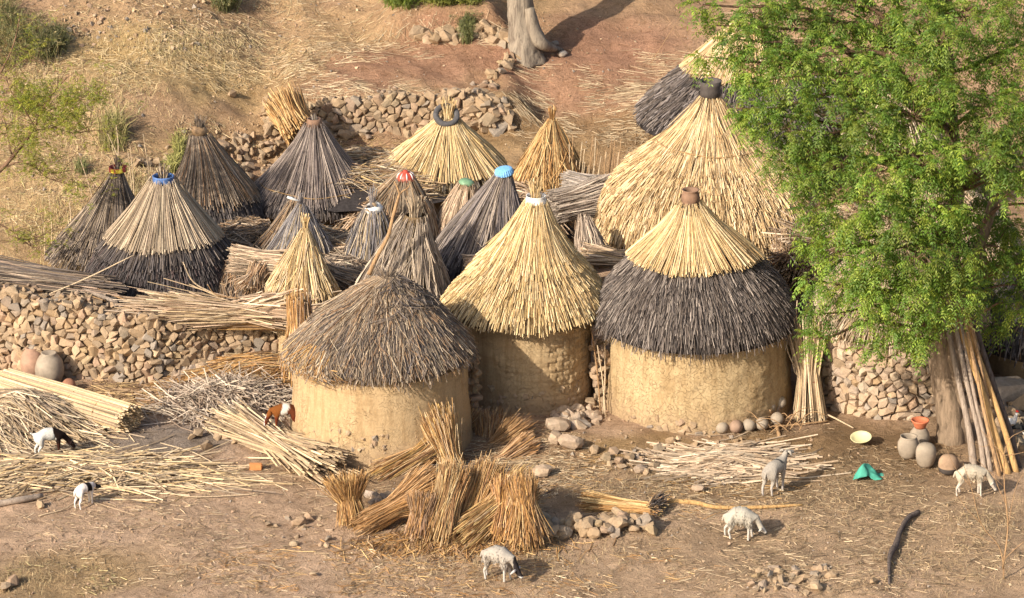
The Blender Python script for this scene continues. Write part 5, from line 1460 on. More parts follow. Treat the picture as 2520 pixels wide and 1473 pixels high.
pot('bright orange flared bowl sitting on the grey jar', 2262, 1098, [(0, .44), (.10, .44), (.125, .49), (.135, .53), (.175, .60), (.185, .635), (.165, .635), (.15, .60), (.10, .56), (0, .55)], M_CLAY_ORANGE, cat='bowl', name='clay_bowl')
pot('squat brown jar with a sooty base at the foot of the leaning poles', 2333, 1165, [(0, 0), (.12, .01), (.17, .06), (.19, .16)], M_POT_BLACK)
t = bpy.data.objects[[o.name for o in bpy.data.objects if o.get('label', '').startswith('squat brown jar')][0]]
V, Q = lathe([(a_ * JR, b_ * JZ) for a_, b_ in [(.19, .16), (.192, .24), (.175, .33), (.13, .40), (.06, .435), (0, .44)]], 32, gp(2333, 1165))
Geo().add(V, Q, None, (.4, .3, .2)).build('upper_body', simple('brown_clay', (.33, .22, .14), .8, .2, 6, .3), t, smooth=True)
pot('shallow cream enamel basin lying on the dark soil', 2119, 1090, [(0, .01), (.10, .015), (.14, .05), (.165, .075), (.170, .08), (.158, .08), (.13, .055), (.09, .03), (0, .025)], M_YELLOW_EN, rot3(0.22, -0.1, 0), name='enamel_basin', cat='basin', dz=.03)
GP = 'round clay pots stacked at the foot of the cracked mud hut'
ball = [(0.0, -.115), (.06, -.10), (.10, -.055), (.118, 0), (.105, .055), (.065, .10), (.04, .115), (0.0, .118)]
for k, (dx, dy, up, lb) in enumerate([(1776, 1064, 0, 'pale round pot at the left end of the pot row'), (1811, 1062, 0, 'brown round pot, second in the pot row'), (1843, 1058, 0, 'round pot, third in the front row'), (1875, 1055, 0, 'round pot, fourth in the front row'),
                                      (1858, 1040, .10, 'round pot raised behind the third and fourth pots'), (1892, 1033, .14, 'upper round pot tucked against the wall'), (1912, 1048, .04, 'round pot half hidden by twigs'), (1918, 1025, .16, 'highest round pot at the right end of the pot row')]):
    p = gp(dx, dy + 4) + [0, 0, .11 + up]
    pot(lb, 0, 0, [(r_ * .92, z_ * .92) for r_, z_ in ball], [M_CLAY_GREY, simple('umber_clay', (.30, .20, .14), .8, .2, 6, .25), M_CLAY_GREY][k % 3] if k < 3 else M_CLAY_GREY, rot3(RS.randn() * .5 + 1.2, RS.randn() * .5, 0), name='round_pot', group=GP, pos=p, wob=0.0)
big = [(0.0, 0), (.10, .005), (.19, .07), (.235, .18), (.24, .28), (.215, .40), (.16, .49), (.12, .52), (.13, .55), (.11, .55), (.0, .50)]
pot('large pale grey round jar by the left stone wall', 124, 945, big, M_CLAY_GREY)
pot('smaller brown clay jar behind the large pale one, by the stone wall', 82, 928, [(r_ * .85, z_ * .95) for r_, z_ in big], simple('dull_brown_clay', (.36, .22, .15), .8, .2, 6, .25))
pot('small reddish round pot right of the large pale jar', 170, 965, [(r_ * 1.0, z_ + .11) for r_, z_ in ball], simple('red_clay', (.36, .17, .10), .8, .2, 6, .25), name='round_pot', wob=0.0)

# turquoise cloth: a crumpled tent of fabric
p = gp(2138, 1178)
nn = 26; U, W = np.meshgrid(np.linspace(-1, 1, nn), np.linspace(-1, 1, nn))
X = U * .22 + .04 * W; Yc = W * .17
rg_ = np.clip(1 - np.abs(U + .30 - .25 * W) / (.75 + .5 * (U > -.3)), 0, 1)
Z = 0.26 * rg_ ** 1.1 * np.clip(1 - (np.abs(W + .1) / 1.1) ** 1.6, 0, 1) + .02 * np.sin(5 * U + 4 * W) + 0.03 + .03 * fbm(U * 1.5, W * 1.5, o=3)
Z = np.maximum(Z, 0.008); msk = 1 - .35 * np.abs(W) * (U > 0)
V = np.stack([p[0] + X, p[1] + Yc * msk, p[2] + Z], -1).reshape(-1, 3)
ii = np.arange(nn * nn).reshape(nn, nn)
g_ = Geo().add(V, np.stack([ii[:-1, :-1], ii[:-1, 1:], ii[1:, 1:], ii[1:, :-1]], -1).reshape(-1, 4), None, (.1, .4, .3))
tc = g_.build('cloth', M_TEAL, None, smooth=True, label='crumpled turquoise cloth dropped on the ground below the cream basin', cat='cloth')
md = tc.modifiers.new('thickness', 'SOLIDIFY'); md.thickness = 0.006
# brick
p = gp(630, 1156); bm = bmesh.new(); bmesh.ops.create_cube(bm, size=1.0)
for v in bm.verts: v.co = Vector((v.co.x * .20 + .006 * random.uniform(-1, 1), v.co.y * .10, v.co.z * .10 + .006 * random.uniform(-1, 1)))
bmesh.ops.bevel(bm, geom=bm.edges[:], offset=.010, segments=2, affect='EDGES')
me = bpy.data.meshes.new('brick'); bm.to_mesh(me); bm.free()
place('brick', me, M_BRICK, None, p + [0, 0, .05], label='single orange brick lying left of the pale cane fan', cat='brick')

# rocks that stand out
for a in [('large pale boulder right of the sheaf stack, on bare ground', 1334, 1172, .40, 0, BOULDER_ME), ('grey pink outcrop boulder below the yellow roofed hut, upper block', 1372, 1060, .50, 1, BOULDER_ME),
          ('smooth pink boulder below the yellow roofed hut, lower block', 1405, 1105, .55, 2, BOULDER_ME), ('rounded boulder left of the lower pink block', 1370, 1090, .42, 3, BOULDER_ME), ('tan rock right of the pink boulders', 1462, 1115, .28, 4, ROCK_ME),
          ('small tan rock touching the pink boulders at the right', 1490, 1135, .30, 5, ROCK_ME), ('pink slab rock at the foot of the cracked hut', 1575, 1162, .26, 6, BOULDER_ME), ('pale rock alone below the bleached cane pile', 1718, 1210, .26, 7, BOULDER_ME),
          ('large tan block stone left of the upright sheaf', 735, 1292, .30, 8, ROCK_ME), ('small block stone right of the tan block stone', 762, 1280, .22, 9, ROCK_ME), ('smooth boulder at the end of the pale cane fan', 800, 1160, .28, 1, ROCK_ME),
          ('flat stone in the bank where the ash patch ends', 620 - 20, 1030 + 12, .40, 2, BOULDER_ME), ('long pinkish boulder right of the ash patch', 545, 1020 + 20, .34, 3, BOULDER_ME), ('stone under the pale grey log end', 100, 1250, .24, 4, ROCK_ME),
          ('pale boulder lying right of the grey trunk', 1385, 140, .26, 5, BOULDER_ME), ('wedge stone between the trunk roots and the pale boulder', 1366, 112, .22, 6, BOULDER_ME), ('round stone at the lower edge of the yard, right', 2010, 1452, .30, 7, ROCK_ME),
          ('lone stone near the bottom of the dark log', 2152, 1438, .20, 8, ROCK_ME), ('reddish stone at the lower left corner', 30, 1440, .34, 9, ROCK_ME), ('tan stone beside the chaff at the bottom left', 12, 1455, .30, 0, ROCK_ME),
          ('small rock with a worn top, left of the flat orange sheaf', 1313, 1172 + 8, .16, 2, ROCK_ME), ('rock at the bottom middle, left', 772, 1418, .16, 3, ROCK_ME), ('grey stone in the hillside dust above the gourd roof', 570, 238, .26, 4, ROCK_ME)]:
    rock(a[0], a[1], a[2], a[3] * .86, a[5], i=a[4])
rubble('stone_ledge', 'short curb of rounded stones right of the sheaf stack', [(1318 + 285 * u, 1335 - 40 * RS.rand() - 14 * u, .15 + .14 * RS.rand(), .10 * RS.rand()) for u in np.linspace(0, 1, 60)], ROUND_ME)
rubble('rubble_heap', 'low heap of broken stones at the bottom edge right of centre', [(1845 + 200 * RS.rand(), 1385 + 60 * RS.rand() + 25 * RS.rand(), .07 + .12 * RS.rand(), -.035) for _ in range(95)], ROCK_ME)
rubble('stone_patch', 'small knot of pale stones between the upright sheaf and the slanting one', [(895 + 75 * RS.rand(), 1238 + 42 * RS.rand(), .14 + .13 * RS.rand(), .12 * RS.rand()) for _ in range(22)], PINK_ME)
rubble('rubble_edge', 'stones along the path edge below the cracked mud hut', [(1500 + 330 * u, 1128 + 20 * RS.randn() - 18 * u, .09 + .16 * RS.rand()) for u in np.linspace(0, 1, 34)], ROCK_ME)
rubble('rubble_heap', 'jumble of stones between the yellow roofed hut and the pink boulders', [(1360 + 110 * RS.rand(), 1010 + 45 * RS.rand(), .10 + .16 * RS.rand()) for _ in range(34)], PINK_ME)
rubble('rubble_edge', 'embedded stones along the bank under the bleached tangle', [(470 + 200 * u, 1065 + 16 * RS.randn() + 20 * u, .10 + .18 * RS.rand()) for u in np.linspace(0, 1, 22)], ROCK_ME)
rubble('rubble_edge', 'loose stones scattered left of the upright sheaf', [(640 + 210 * RS.rand(), 1265 + 80 * RS.rand(), .05 + .11 * RS.rand() ** 1.5, -.02) for _ in range(24)], ROCK_ME)
rubble('rubble_heap', 'stones and a pale boulder in the shade behind the leaning poles', [(2440 + 90 * RS.rand(), 1000 + 120 * RS.rand(), .16 + .22 * RS.rand()) for _ in range(20)], ROCK_ME)
rock('big shaded boulder at the right edge behind the poles', 2478, 985, .85, PINK_ME, i=2, rz=.4)

# ================================================================== litter on the ground (uncountable)
def litter(name, regions, w=0.005, cols=PALE, dark=False, label=None):
    g = Geo()
    for (cx, cy, rx, ry, n, L, ang, spread, cl) in regions:
        q = RS.rand(n, 2) * 2 - 1
        q = q[(q ** 2).sum(1) < 1.0 - 0.3 * RS.rand(n)]
        dx = cx + q[:, 0] * rx; dy = cy + q[:, 1] * ry
        P0 = gpv(dx, dy)
        keep = fbm(P0[:, 0], P0[:, 1] * .7, o=3, f=1.1) + 0.25 > -0.35 * RS.rand(len(P0))
        P0 = P0[keep]; m = len(P0)
        a = ang + spread * RS.randn(m); l = L * (0.35 + 1.1 * RS.rand(m) ** 2)
        d = np.stack([np.cos(a), np.sin(a)], -1)
        A = P0[:, :2] - d * l[:, None] / 2; B = P0[:, :2] + d * l[:, None] / 2; Mi = P0[:, :2] + np.stack([-d[:, 1], d[:, 0]], -1) * (0.025 * RS.randn(m) * l)[:, None]
        pts = np.stack([np.concatenate([q_, (H(q_[:, 0], q_[:, 1]) + 0.006 + e[:, None][:, 0])[:, None]], 1) for q_, e in ((A, 0.018 * RS.rand(m)), (B, 0.018 * RS.rand(m)))], 1)
        g.add(*tubes(pts, w * (0.6 + 0.8 * RS.rand(m))[:, None], 3, pick(cl, m, .2), cap=False))
    return g.build(name, M_STRAW, None, kind='stuff', label=label, cat='straw')
LT = [(.58, .45, .29), (.50, .375, .23), (.43, .31, .19), (.64, .51, .33)]
LD = [(.24, .17, .10), (.32, .23, .14), (.18, .13, .08), (.40, .29, .17)]
litter('scattered_straw', [(1260, 1300, 1300, 210, 5200, .16, 0.1, .9, LD + LT), (1260, 1380, 1300, 130, 2600, .14, 0.1, 1.2, LD), (2150, 1330, 420, 150, 2600, .2, -0.1, .7, LT[:3] + LD + LD), (1500, 1200, 520, 90, 3200, .20, 0.05, .5, LT + LD + ORNG[:2]),
                           (1100, 1400, 700, 80, 2400, .2, 0.1, .8, ORNG + LD), (2050, 1120, 330, 90, 3000, .12, 0, 1.5, LD), (560, 1200, 420, 90, 420, .22, 0.1, .6, LT), (300, 1330, 340, 120, 500, .14, .2, 1.0, LD + LT), (130, 1430, 200, 45, 900, .12, .5, 1.5, [(.50, .42, .2), (.4, .3, .16)] + LD),
                           (1290, 1130, 160, 100, 1800, .22, .2, .7, BROWN + LT), (500, 960, 320, 50, 1500, .22, .1, .6, BROWN + YEL[3:5])], 0.0036, label='dry straw bits scattered over the yard')
HL = [(.54, .41, .22), (.48, .36, .19), (.60, .47, .28), (.40, .29, .16)]
litter('hillside_straw', [(400, 150, 420, 90, 4600, .20, .25, .6, HL), (480, 90, 520, 110, 2500, .16, .3, .9, HL), (160, 400, 240, 230, 3600, .18, .4, 1.0, HL + [(.5, .42, .2)]), (900, 250, 190, 55, 1000, .35, -.05, .3, LT), (880, 160, 220, 60, 900, .3, .05, .3, LT), (1180, 90, 150, 30, 240, .4, .1, .4, LT),
                          (1550, 190, 320, 70, 900, .36, .03, .18, LT), (1430, 300, 260, 60, 900, .34, 0, .3, LT), (1620, 230, 120, 30, 380, .4, 0, .2, LT), (1500, 370, 220, 60, 1600, .22, .1, .8, LD + LT), (1240, 260, 120, 30, 300, .3, 0, .3, LT), (700, 60, 420, 90, 900, .22, .2, .6, LT), (900, 390, 160, 60, 1300, .25, .1, .5, BROWN + YEL[3:5]),
                          (1900, 60, 220, 70, 300, .35, 0.1, .4, LT), (560, 330, 150, 70, 700, .18, .5, .9, HL)], 0.0040, label='dry straw strewn over the hillside fields')
# pebbles and clods
g_ = Geo()
for (cx, cy, rx, ry, n, smin, smax) in [(1260, 1300, 1300, 200, 3200, .008, .040), (300, 200, 600, 300, 900, .02, .07), (1300, 200, 900, 220, 900, .02, .05), (1700, 1120, 300, 40, 260, .02, .07), (600, 400, 200, 100, 260, .02, .09), (250, 60, 260, 70, 260, .03, .10), (1550, 1000, 200, 80, 160, .02, .06), (420, 560, 220, 120, 200, .03, .08)]:
    P0 = gpv(cx + (RS.rand(n) * 2 - 1) * rx, cy + (RS.rand(n) * 2 - 1) * ry)
    for p in P0:
        Vr, Tr = CHIP[RS.randint(0, 10)]; s = smin + (smax - smin) * RS.rand() ** 2.5
        M_ = rot3(RS.rand() * 6, RS.rand() * 6, RS.rand() * 6) * s * 1.4
        g_.add(Vr @ M_.T + p + [0, 0, s * .2], None, Tr, np.array(STONE_TINT[RS.randint(0, 6)]) * (.8 + .3 * RS.rand()))
g_.build('pebbles', M_GRIT, None, kind='stuff', label='pebbles and clods lying over yard and hillside', cat='pebbles')

# ================================================================== leafy tree at the right
def compound_leaves(base, dirs, L, npair, lw, ll, cols, droop=0.5):
    """base (N,3), dirs (N,3) unit; returns rhombic leaflets along a drooping midrib"""
    n = len(base)
    up = np.array([0, 0, 1.0])
    side = norm(np.cross(dirs, up) + 1e-3 * RS.randn(n, 3))
    k = npair
    t = np.linspace(0.18, 1.0, k)
    L = L[:, None]
    Vs = []; Cs = []
    col = pick(cols, n, .18)
    for i in range(k):
        p = base + dirs * (L * t[i]) - up * (droop * L * t[i] ** 2)
        tang = norm(dirs - up * (2 * droop * t[i]))
        for sgn in (-1, 1):
            ld = norm(side * sgn + tang * 0.55 - up * 0.35 + 0.18 * RS.randn(n, 3))
            l_ = ll * (1 - 0.35 * abs(t[i] - .5)) * (0.8 + .4 * RS.rand(n, 1))
            wv = norm(np.cross(ld, np.cross(tang, ld) + 0.3 * RS.randn(n, 3))) * lw
            a = p; b = p + ld * l_ * .45 + wv; c = p + ld * l_ - up * l_ * .15; d = p + ld * l_ * .45 - wv
            Vs.append(np.stack([a, b, c, d], 1)); Cs.append(np.repeat((col * (1 + .10 * RS.randn(n, 1)))[:, None, :], 4, 1))
    V = np.stack(Vs, 1).reshape(-1, 3); C = np.clip(np.stack(Cs, 1).reshape(-1, 3), .01, .9)
    Q = np.arange(len(V)).reshape(-1, 4)
    return V, Q, None, C

tree = thing('leafy_tree', 'large leafy green tree with feathery drooping leaves at the right of the yard', 'tree', gp(2338, 1085))
tb = gp(2338, 1085)
def tp(dx, dy, yo): return at(dx, dy, tb[1] + yo)
trunk_pts = [tb + [0.03, 0, -0.15], tb + [0.0, 0, 0.25], tp(2332, 980, .05), tp(2320, 900, .15), tp(2318, 820, .25), tp(2322, 720, .35), tp(2335, 600, .45), tp(2350, 470, .55), tp(2340, 330, .7), tp(2330, 180, .8), tp(2325, 40, .9), tp(2330, -120, 1.0), tp(2340, -260, 1.1)]
V, Q, T = limb(trunk_pts, [.30, .225, .205, .20, .20, .185, .165, .15, .135, .115, .09, .06, .02], 26, .22, 3)
Geo().add(V, Q, T, (.3, .2, .1)).build('trunk', M_BARK, tree, smooth=True)
# second stem grown against the first (the furrow seen down the trunk)
V, Q, T = limb([tb + [.16, -.02, -.1], tb + [.14, 0, .4], tp(2352, 960, .02), tp(2345, 860, .1), tp(2365, 760, .2), tp(2400, 640, .3), tp(2450, 480, .3), tp(2490, 300, .3)], [.19, .13, .12, .12, .11, .095, .075, .04], 18, .25, 9)
Geo().add(V, Q, T, (.3, .2, .1)).build('trunk_fork', M_BARK, tree, smooth=True)
CL = [  # display x, y, radius px, depth offset from the trunk, density
    (1730, 15, 45, -.2, 1), (1760, 65, 36, -.2, .8), (1810, 100, 50, -.3, 1), (1865, 40, 75, .1, 1), (1960, 70, 85, .3, 1), (2060, 30, 85, .6, 1), (2160, 70, 90, .8, 1), (2260, 40, 80, .3, 1), (2380, 60, 80, .2, 1), (2470, 30, 70, -.2, 1),
    (1738, 142, 24, -.5, .9), (1828, 212, 36, -.6, 1), (1860, 165, 68, -.4, 1), (1940, 190, 85, -.6, 1), (2050, 160, 85, -.2, 1), (2150, 190, 80, -.5, 1), (2250, 170, 85, -.7, 1), (2360, 190, 70, .3, .8), (2460, 160, 80, .1, 1),
    (1812, 268, 34, -.8, .9), (1865, 290, 65, -.9, 1), (1935, 320, 70, -1.0, 1), (2040, 290, 90, -.8, 1), (2140, 310, 85, -1.1, 1), (2250, 290, 90, -1.0, 1), (2350, 320, 65, -.3, .7), (2440, 290, 85, -.6, 1), (2510, 240, 60, -.4, 1),
    (1915, 400, 55, -1.1, .9), (1975, 430, 62, -1.2, 1), (2060, 410, 75, -1.1, 1), (2160, 430, 85, -1.3, 1), (2270, 410, 80, -1.2, 1), (2340, 450, 60, -.6, .7), (2450, 390, 75, -1.0, 1), (2515, 420, 55, -.9, 1),
    (2010, 515, 62, -1.2, .9), (2095, 520, 75, -1.3, 1), (2190, 540, 80, -1.4, 1), (2290, 520, 80, -1.3, 1), (2370, 560, 60, -.8, .8), (2480, 480, 42, -1.1, .9),
    (2000, 600, 50, -1.1, .9), (2060, 625, 62, -1.3, 1), (2150, 640, 80, -1.5, 1), (2250, 640, 82, -1.5, 1), (2340, 640, 75, -1.4, 1), (2430, 650, 28, -.3, .5),
    (1998, 690, 42, -1.2, .9), (2070, 710, 65, -1.3, 1), (2160, 730, 75, -1.4, 1), (2250, 730, 75, -1.5, 1), (2340, 730, 60, -1.4, 1), (2400, 730, 48, -1.2, .9), (2470, 620, 35, -.6, .6),
    (2000, 835, 40, -1.0, 1.2), (2020, 775, 42, -1.1, .8), (2140, 800, 48, -1.2, .8), (2210, 800, 45, -1.2, .8), (2270, 815, 52, -1.2, 1), (2240, 860, 34, -1.1, .9), (2145, 858, 22, -1.0, .9), (2500, 760, 34, -.5, .6), (2310, 790, 40, -1.1, .8),
    (2325, 90, 60, -1.0, 1), (2320, 230, 60, -1.1, 1), (2345, 370, 50, -1.1, 1), (2340, 520, 50, -1.2, 1), (2445, 560, 55, .9, 1.2), (2475, 650, 50, .9, 1.2), (2420, 480, 50, .9, 1.2), (2520, 720, 50, .6, 1.0), (2440, 740, 45, .8, 1.0), (2600, 640, 90, -.4, 1), (2480, 560, 50, .3, 1.3), (2500, 640, 50, .5, 1.3), (2400, 610, 40, .6, 1.2), (2450, 800, 36, .3, 1.0), (2640, 420, 110, -1.2, 1), (2100, -60, 100, .5, .7), (2280, -80, 110, .8, .7), (2430, -70, 90, .3, .7), (2580, 80, 90, .4, .7), (2590, 300, 90, .2, .7), (2620, 520, 70, -.2, .6), (1950, -50, 80, .4, .7)]  # includes dense clumps by the right edge, added to make that area dark
GREEN = [(.22, .26, .034), (.195, .285, .037), (.13, .22, .03), (.25, .34, .055), (.11, .19, .028), (.29, .35, .06), (.15, .25, .045)]
mainpts = np.array(trunk_pts)
bg_ = Geo(); tw = Geo(); lf = Geo(); limbs = []
for (dx, dy, rp, yo, den) in CL:
    c = tp(dx, dy, yo); r = max(.10, rp / 155.0 - .13)
    # the limb that carries this clump leaves the trunk below it
    cand = mainpts[(mainpts[:, 2] < c[2] - 0.15 - 0.25 * np.hypot(c[0] - tb[0], 0)) & (mainpts[:, 2] > 1.6)]
    s0 = cand[-1] if len(cand) else np.array([mainpts[4][0], mainpts[4][1], min(1.9, max(1.5, c[2] - .3))])
    dist = np.linalg.norm(c - s0)
    mid = s0 + (c - s0) * .5 + np.array([0, 0, .12 * dist]) + 0.06 * dist * RS.randn(3)
    w0 = min(.05, .015 + .012 * dist)
    V, Q, T = limb([s0, s0 + (mid - s0) * .5 + .03 * RS.randn(3), mid, mid + (c - mid) * .6 + .05 * RS.randn(3), c + [0, 0, .1 * r]], [w0, w0 * .85, w0 * .65, w0 * .4, w0 * .2], 7, .1)
    bg_.add(V, Q, T, (.2, .12, .07))
    cb = 0.70 + 0.42 * RS.rand()
    nt_ = int(3 + 34 * den * (r / .42) ** 1.9)
    v = RS.randn(nt_, 3); v = norm(v); v[:, 2] = v[:, 2] * .9 + .12
    rad = r * (0.45 + 0.6 * RS.rand(nt_) ** .6)
    tips = c + v * rad[:, None] * [1.05, 1.1, .95]
    # twigs
    root = c + v * rad[:, None] * .15
    md_ = (root + tips) / 2 + .04 * RS.randn(nt_, 3) + [0, 0, .05]
    sel = RS.rand(nt_) < .6
    tw.add(*tubes(np.stack([root, md_, tips], 1)[sel], np.array([[.007, .005, .003]]), 3, (.19, .12, .07)))
    per = 8
    od = norm(v * 1.0 + [0, -.12, .10])
    ax_ = np.repeat(od, per, 0); bs = np.repeat(tips, per, 0)
    rd = norm(RS.randn(nt_ * per, 3)); dd = norm(ax_ * .75 + rd * .95)
    lf.add(*compound_leaves(bs + .02 * RS.randn(nt_ * per, 3), dd, .19 + .10 * RS.rand(nt_ * per), 6, .0105, .070, [tuple(np.array(q) * cb) for q in GREEN], .5))
bg_.build('branches', M_BRANCH, tree, smooth=True, kind='stuff')
tw.build('twigs', M_STRAW, tree, kind='stuff')
lf.build('foliage', M_LEAF, tree, kind='stuff')

# ================================================================== pale trunk at the top
t = thing('grey_tree', 'thick grey tree trunk with spreading roots at the top of the field', 'tree', gp(1290, 130))
g0 = gp(1290, 128)
def hp(dx, dy, yo=0.0): return at(dx, dy, g0[1] + yo)
V, Q, T = limb([g0 + [.02, .02, -.25], g0 + [0, .03, .0], hp(1288, 95, .05), hp(1282, 45, .1), hp(1280, -5, .15), hp(1276, -80, .2), hp(1270, -180, .3), hp(1262, -330, .4)], [.43, .36, .30, .27, .265, .26, .25, .22], 36, .22, 5)
Geo().add(V, Q, T, (.4, .3, .2)).build('trunk', M_BARK_GREY, t, smooth=True)
for k, pts in enumerate([[(1303, 20, -.08), (1316, 80, -.10), (1340, 112, -.12), (1384, 124, -.2)]]):
    P = [hp(*q) for q in pts]; P[-1] = gp(pts[-1][0], pts[-1][1])
    V, Q, T = limb(P, [.10, .15, .11, .03][:len(P)], 14, .2, k * 3)
    Geo().add(V, Q, T, (.4, .3, .2)).build('root', M_BARK_GREY, t, smooth=True)
# its crown stands above the picture and throws the shade seen to the right of the trunk
lg = Geo()
top = hp(1262, -330, .4)
for k in range(9):
    a = k * .7; e = top + [1.9 * math.cos(a), 1.5 * math.sin(a), .6 + .4 * math.sin(k * 2.1)]
    V, Q, T = limb([top + [0, 0, -.5], (top + e) / 2 + [0, 0, .2], e], [.12, .07, .02], 7, .1)
    Geo().add(V, Q, T, (.3, .2, .1)).build('limb', M_BARK_GREY, t, smooth=True)
    m_ = 46; v = norm(RS.randn(m_, 3)) * (RS.rand(m_, 1) ** .4) * .75 + e
    for q in range(1):
        dd = norm(RS.randn(m_ * 8, 3))
        lg.add(*compound_leaves(np.repeat(v, 8, 0), dd, .15 + .1 * RS.rand(m_ * 8), 4, .016, .08, GREEN, .4))
lg.build('foliage', M_LEAF, t, kind='stuff')

# ================================================================== thin tree at the left
tl = thing('sparse_tree', 'sparse young tree with thin arching branches and yellow green leaves at the left edge', 'tree', gp(-150, 760))
Yl = -1.0
def lp(dx, dy, yo=0.0): return at(dx, dy, Yl + yo)
g0 = lp(-150, 760); g0[2] = float(H(g0[0], g0[1]))
BR = [([g0, lp(-120, 560), lp(-40, 450), lp(0, 420), lp(40, 375), lp(75, 330), lp(100, 280), lp(130, 230), lp(165, 190)], .05),
      ([lp(0, 418), lp(45, 400), (lp(85, 412)), lp(120, 440), lp(190, 458), lp(235, 462)], .016),
      ([lp(80, 325), lp(130, 315), lp(180, 328), lp(235, 322, -.1), lp(290, 325)], .011),
      ([lp(85, 312), lp(60, 270), lp(30, 230), lp(10, 180)], .014), ([lp(100, 280), lp(150, 262), lp(205, 240), lp(250, 215)], .010),
      ([lp(-120, 560), lp(-30, 545), lp(30, 570), lp(65, 600), lp(90, 612)], .020), ([lp(45, 590), lp(80, 588), lp(115, 575), lp(150, 540)], .010), ([lp(30, 385), lp(20, 340), lp(15, 300)], .010),
      ([lp(-120, 500), lp(-60, 300), lp(-10, 200), lp(30, 120), lp(50, 40)], .028), ([lp(-10, 200), lp(60, 150), lp(120, 160)], .012), ([lp(85, 412), lp(130, 430), lp(165, 420)], .008)]
bg_ = Geo(); lg = Geo()
for pts, r_ in BR:
    pts = np.array(pts); rr = np.linspace(r_, r_ * .25, len(pts))
    V, Q, T = limb(pts, rr, 7, .1); bg_.add(V, Q, T, (.2, .12, .07))
    for q in range(int(6 * len(pts))):
        i = RS.randint(max(1, len(pts) // 3), len(pts)); f = RS.rand(); p = pts[i - 1] * (1 - f) + pts[i] * f
        e = p + [.35 * RS.randn(), .2 * RS.randn(), .14 + .16 * RS.randn()]
        bg_.add(*tubes(np.array([[p, (p + e) / 2 + [0, 0, .03], e]]), np.array([[.005, .004, .002]]), 3, (.2, .12, .07))[:3])
        if RS.rand() < .55 and p[0] > lp(-30, 300)[0]:
            m_ = 9; dd = norm(RS.randn(m_, 3) * [1, 1, .5])
            lg.add(*compound_leaves(e + .05 * RS.randn(m_, 3), dd, .08 + .08 * RS.rand(m_), 5, .007, .03, [(.26, .27, .04), (.33, .31, .05), (.19, .22, .04)], .2))
for (cx, cy, rr_, n_) in [(150, 350, 55, 42), (60, 395, 40, 20), (190, 300, 40, 24), (110, 300, 45, 24), (230, 290, 28, 12), (40, 280, 40, 16), (75, 440, 60, 12), (190, 520, 30, 6)]:
    for q in range(n_):
        e = lp(cx + rr_ * RS.randn() * .6, cy * 1.0 - 60 + rr_ * .5 * RS.randn(), .25 * RS.randn())
        m_ = 10; dd = norm(RS.randn(m_, 3) * [1, 1, .45])
        lg.add(*compound_leaves(e + .06 * RS.randn(m_, 3), dd, .08 + .08 * RS.rand(m_), 5, .008, .032, [(.26, .27, .04), (.33, .31, .05), (.19, .22, .04)], .2))
bg_.build('branches', M_BRANCH, tl, smooth=True, kind='stuff')
lg.build('foliage', M_LEAF, tl, kind='stuff')

# ================================================================== bushes and tufts on the hill
def tufts(name, label, cat, spots, n, h, cols, w=.006, spread=.5, droop=.3, leafy=0):
    g = Geo()
    for (dx, dy, rx, ry) in spots:
        P = gpv(dx + rx * np.clip(RS.randn(n) * .5, -1, 1), dy + ry * np.clip(RS.randn(n) * .5, -1, 1))
        a = RS.rand(n) * 6.28; hh = h * (.4 + .9 * RS.rand(n)); s = spread * hh * RS.rand(n)
        d = np.stack([np.cos(a), np.sin(a), 0 * a], -1)
        p1 = P + d * s[:, None] * .4 + np.array([0, 0, 1]) * hh[:, None] * .6
        p2 = P + d * s[:, None] + np.array([0, 0, 1]) * (hh * (1 - droop * RS.rand(n)))[:, None]
        g.add(*tubes(np.stack([P - [0, 0, .03], p1, p2], 1), w * np.array([[1, .8, .35]]), 3, pick(cols, n, .2), cap=False))
        if leafy:
            k = RS.randint(0, n, leafy); t_ = RS.rand(leafy, 1)
            B = p1[k] * (1 - t_) + p2[k] * t_
            g.add(*compound_leaves(B, norm(RS.randn(leafy, 3)), .06 + .08 * RS.rand(leafy), 4, .008, .035, cols, .2))
    return g.build(name, M_LEAF if leafy else M_STRAW, None, label=label, cat=cat)
OL = [(.17, .18, .07), (.22, .22, .09), (.13, .14, .055), (.30, .26, .13), (.10, .10, .045)]
tufts('dry_bush', 'olive grey bush clump at the upper left corner', 'bush', [(15, 130, 45, 60), (90, 130, 55, 40), (40, 90, 50, 40), (10, 50, 30, 40)], 200, .50, OL + [(.42, .34, .17), (.34, .28, .14)], .005, .9, .6, 260)
tufts('dry_bush', 'dark olive bush right of the corner clump at the upper left', 'bush', [(140, 112, 22, 22), (112, 135, 24, 16)], 240, .38, [(.10, .10, .045), (.14, .14, .06), (.2, .18, .09)], .006, .9, .5, 400)  # darker olive tones than the corner clump
tufts('dry_bush', 'grey green drooping bush at the top edge left of centre', 'bush', [(555, 12, 30, 22)], 420, .45, OL, .006, .8, .7, 500)
tufts('green_bush', 'fresh green bush at the top edge above the boulder bank, left part', 'bush', [(985, 8, 38, 18)], 300, .40, [(.16, .21, .04), (.22, .26, .05), (.12, .16, .035)], .006, .9, .6, 1100)
tufts('green_bush', 'yellow green low bush at the top edge above the boulder bank, right part', 'bush', [(1085, 4, 50, 14), (1150, 2, 30, 12)], 220, .26, [(.24, .25, .05), (.30, .29, .07), (.17, .19, .05)], .006, 1.0, .6, 800)
tufts('hanging_weed', 'drooping olive weed hanging over the boulder bank', 'weed', [(1148, 88, 14, 22)], 420, .40, OL[:3], .005, .7, .9, 260)
tufts('grass_tuft', 'tall olive grass tuft on the hillside above the far left granary', 'grass tuft', [(278, 345, 32, 30)], 520, .55, [(.27, .25, .09), (.34, .30, .12), (.22, .21, .08), (.46, .37, .18)], .006, .7, .5)
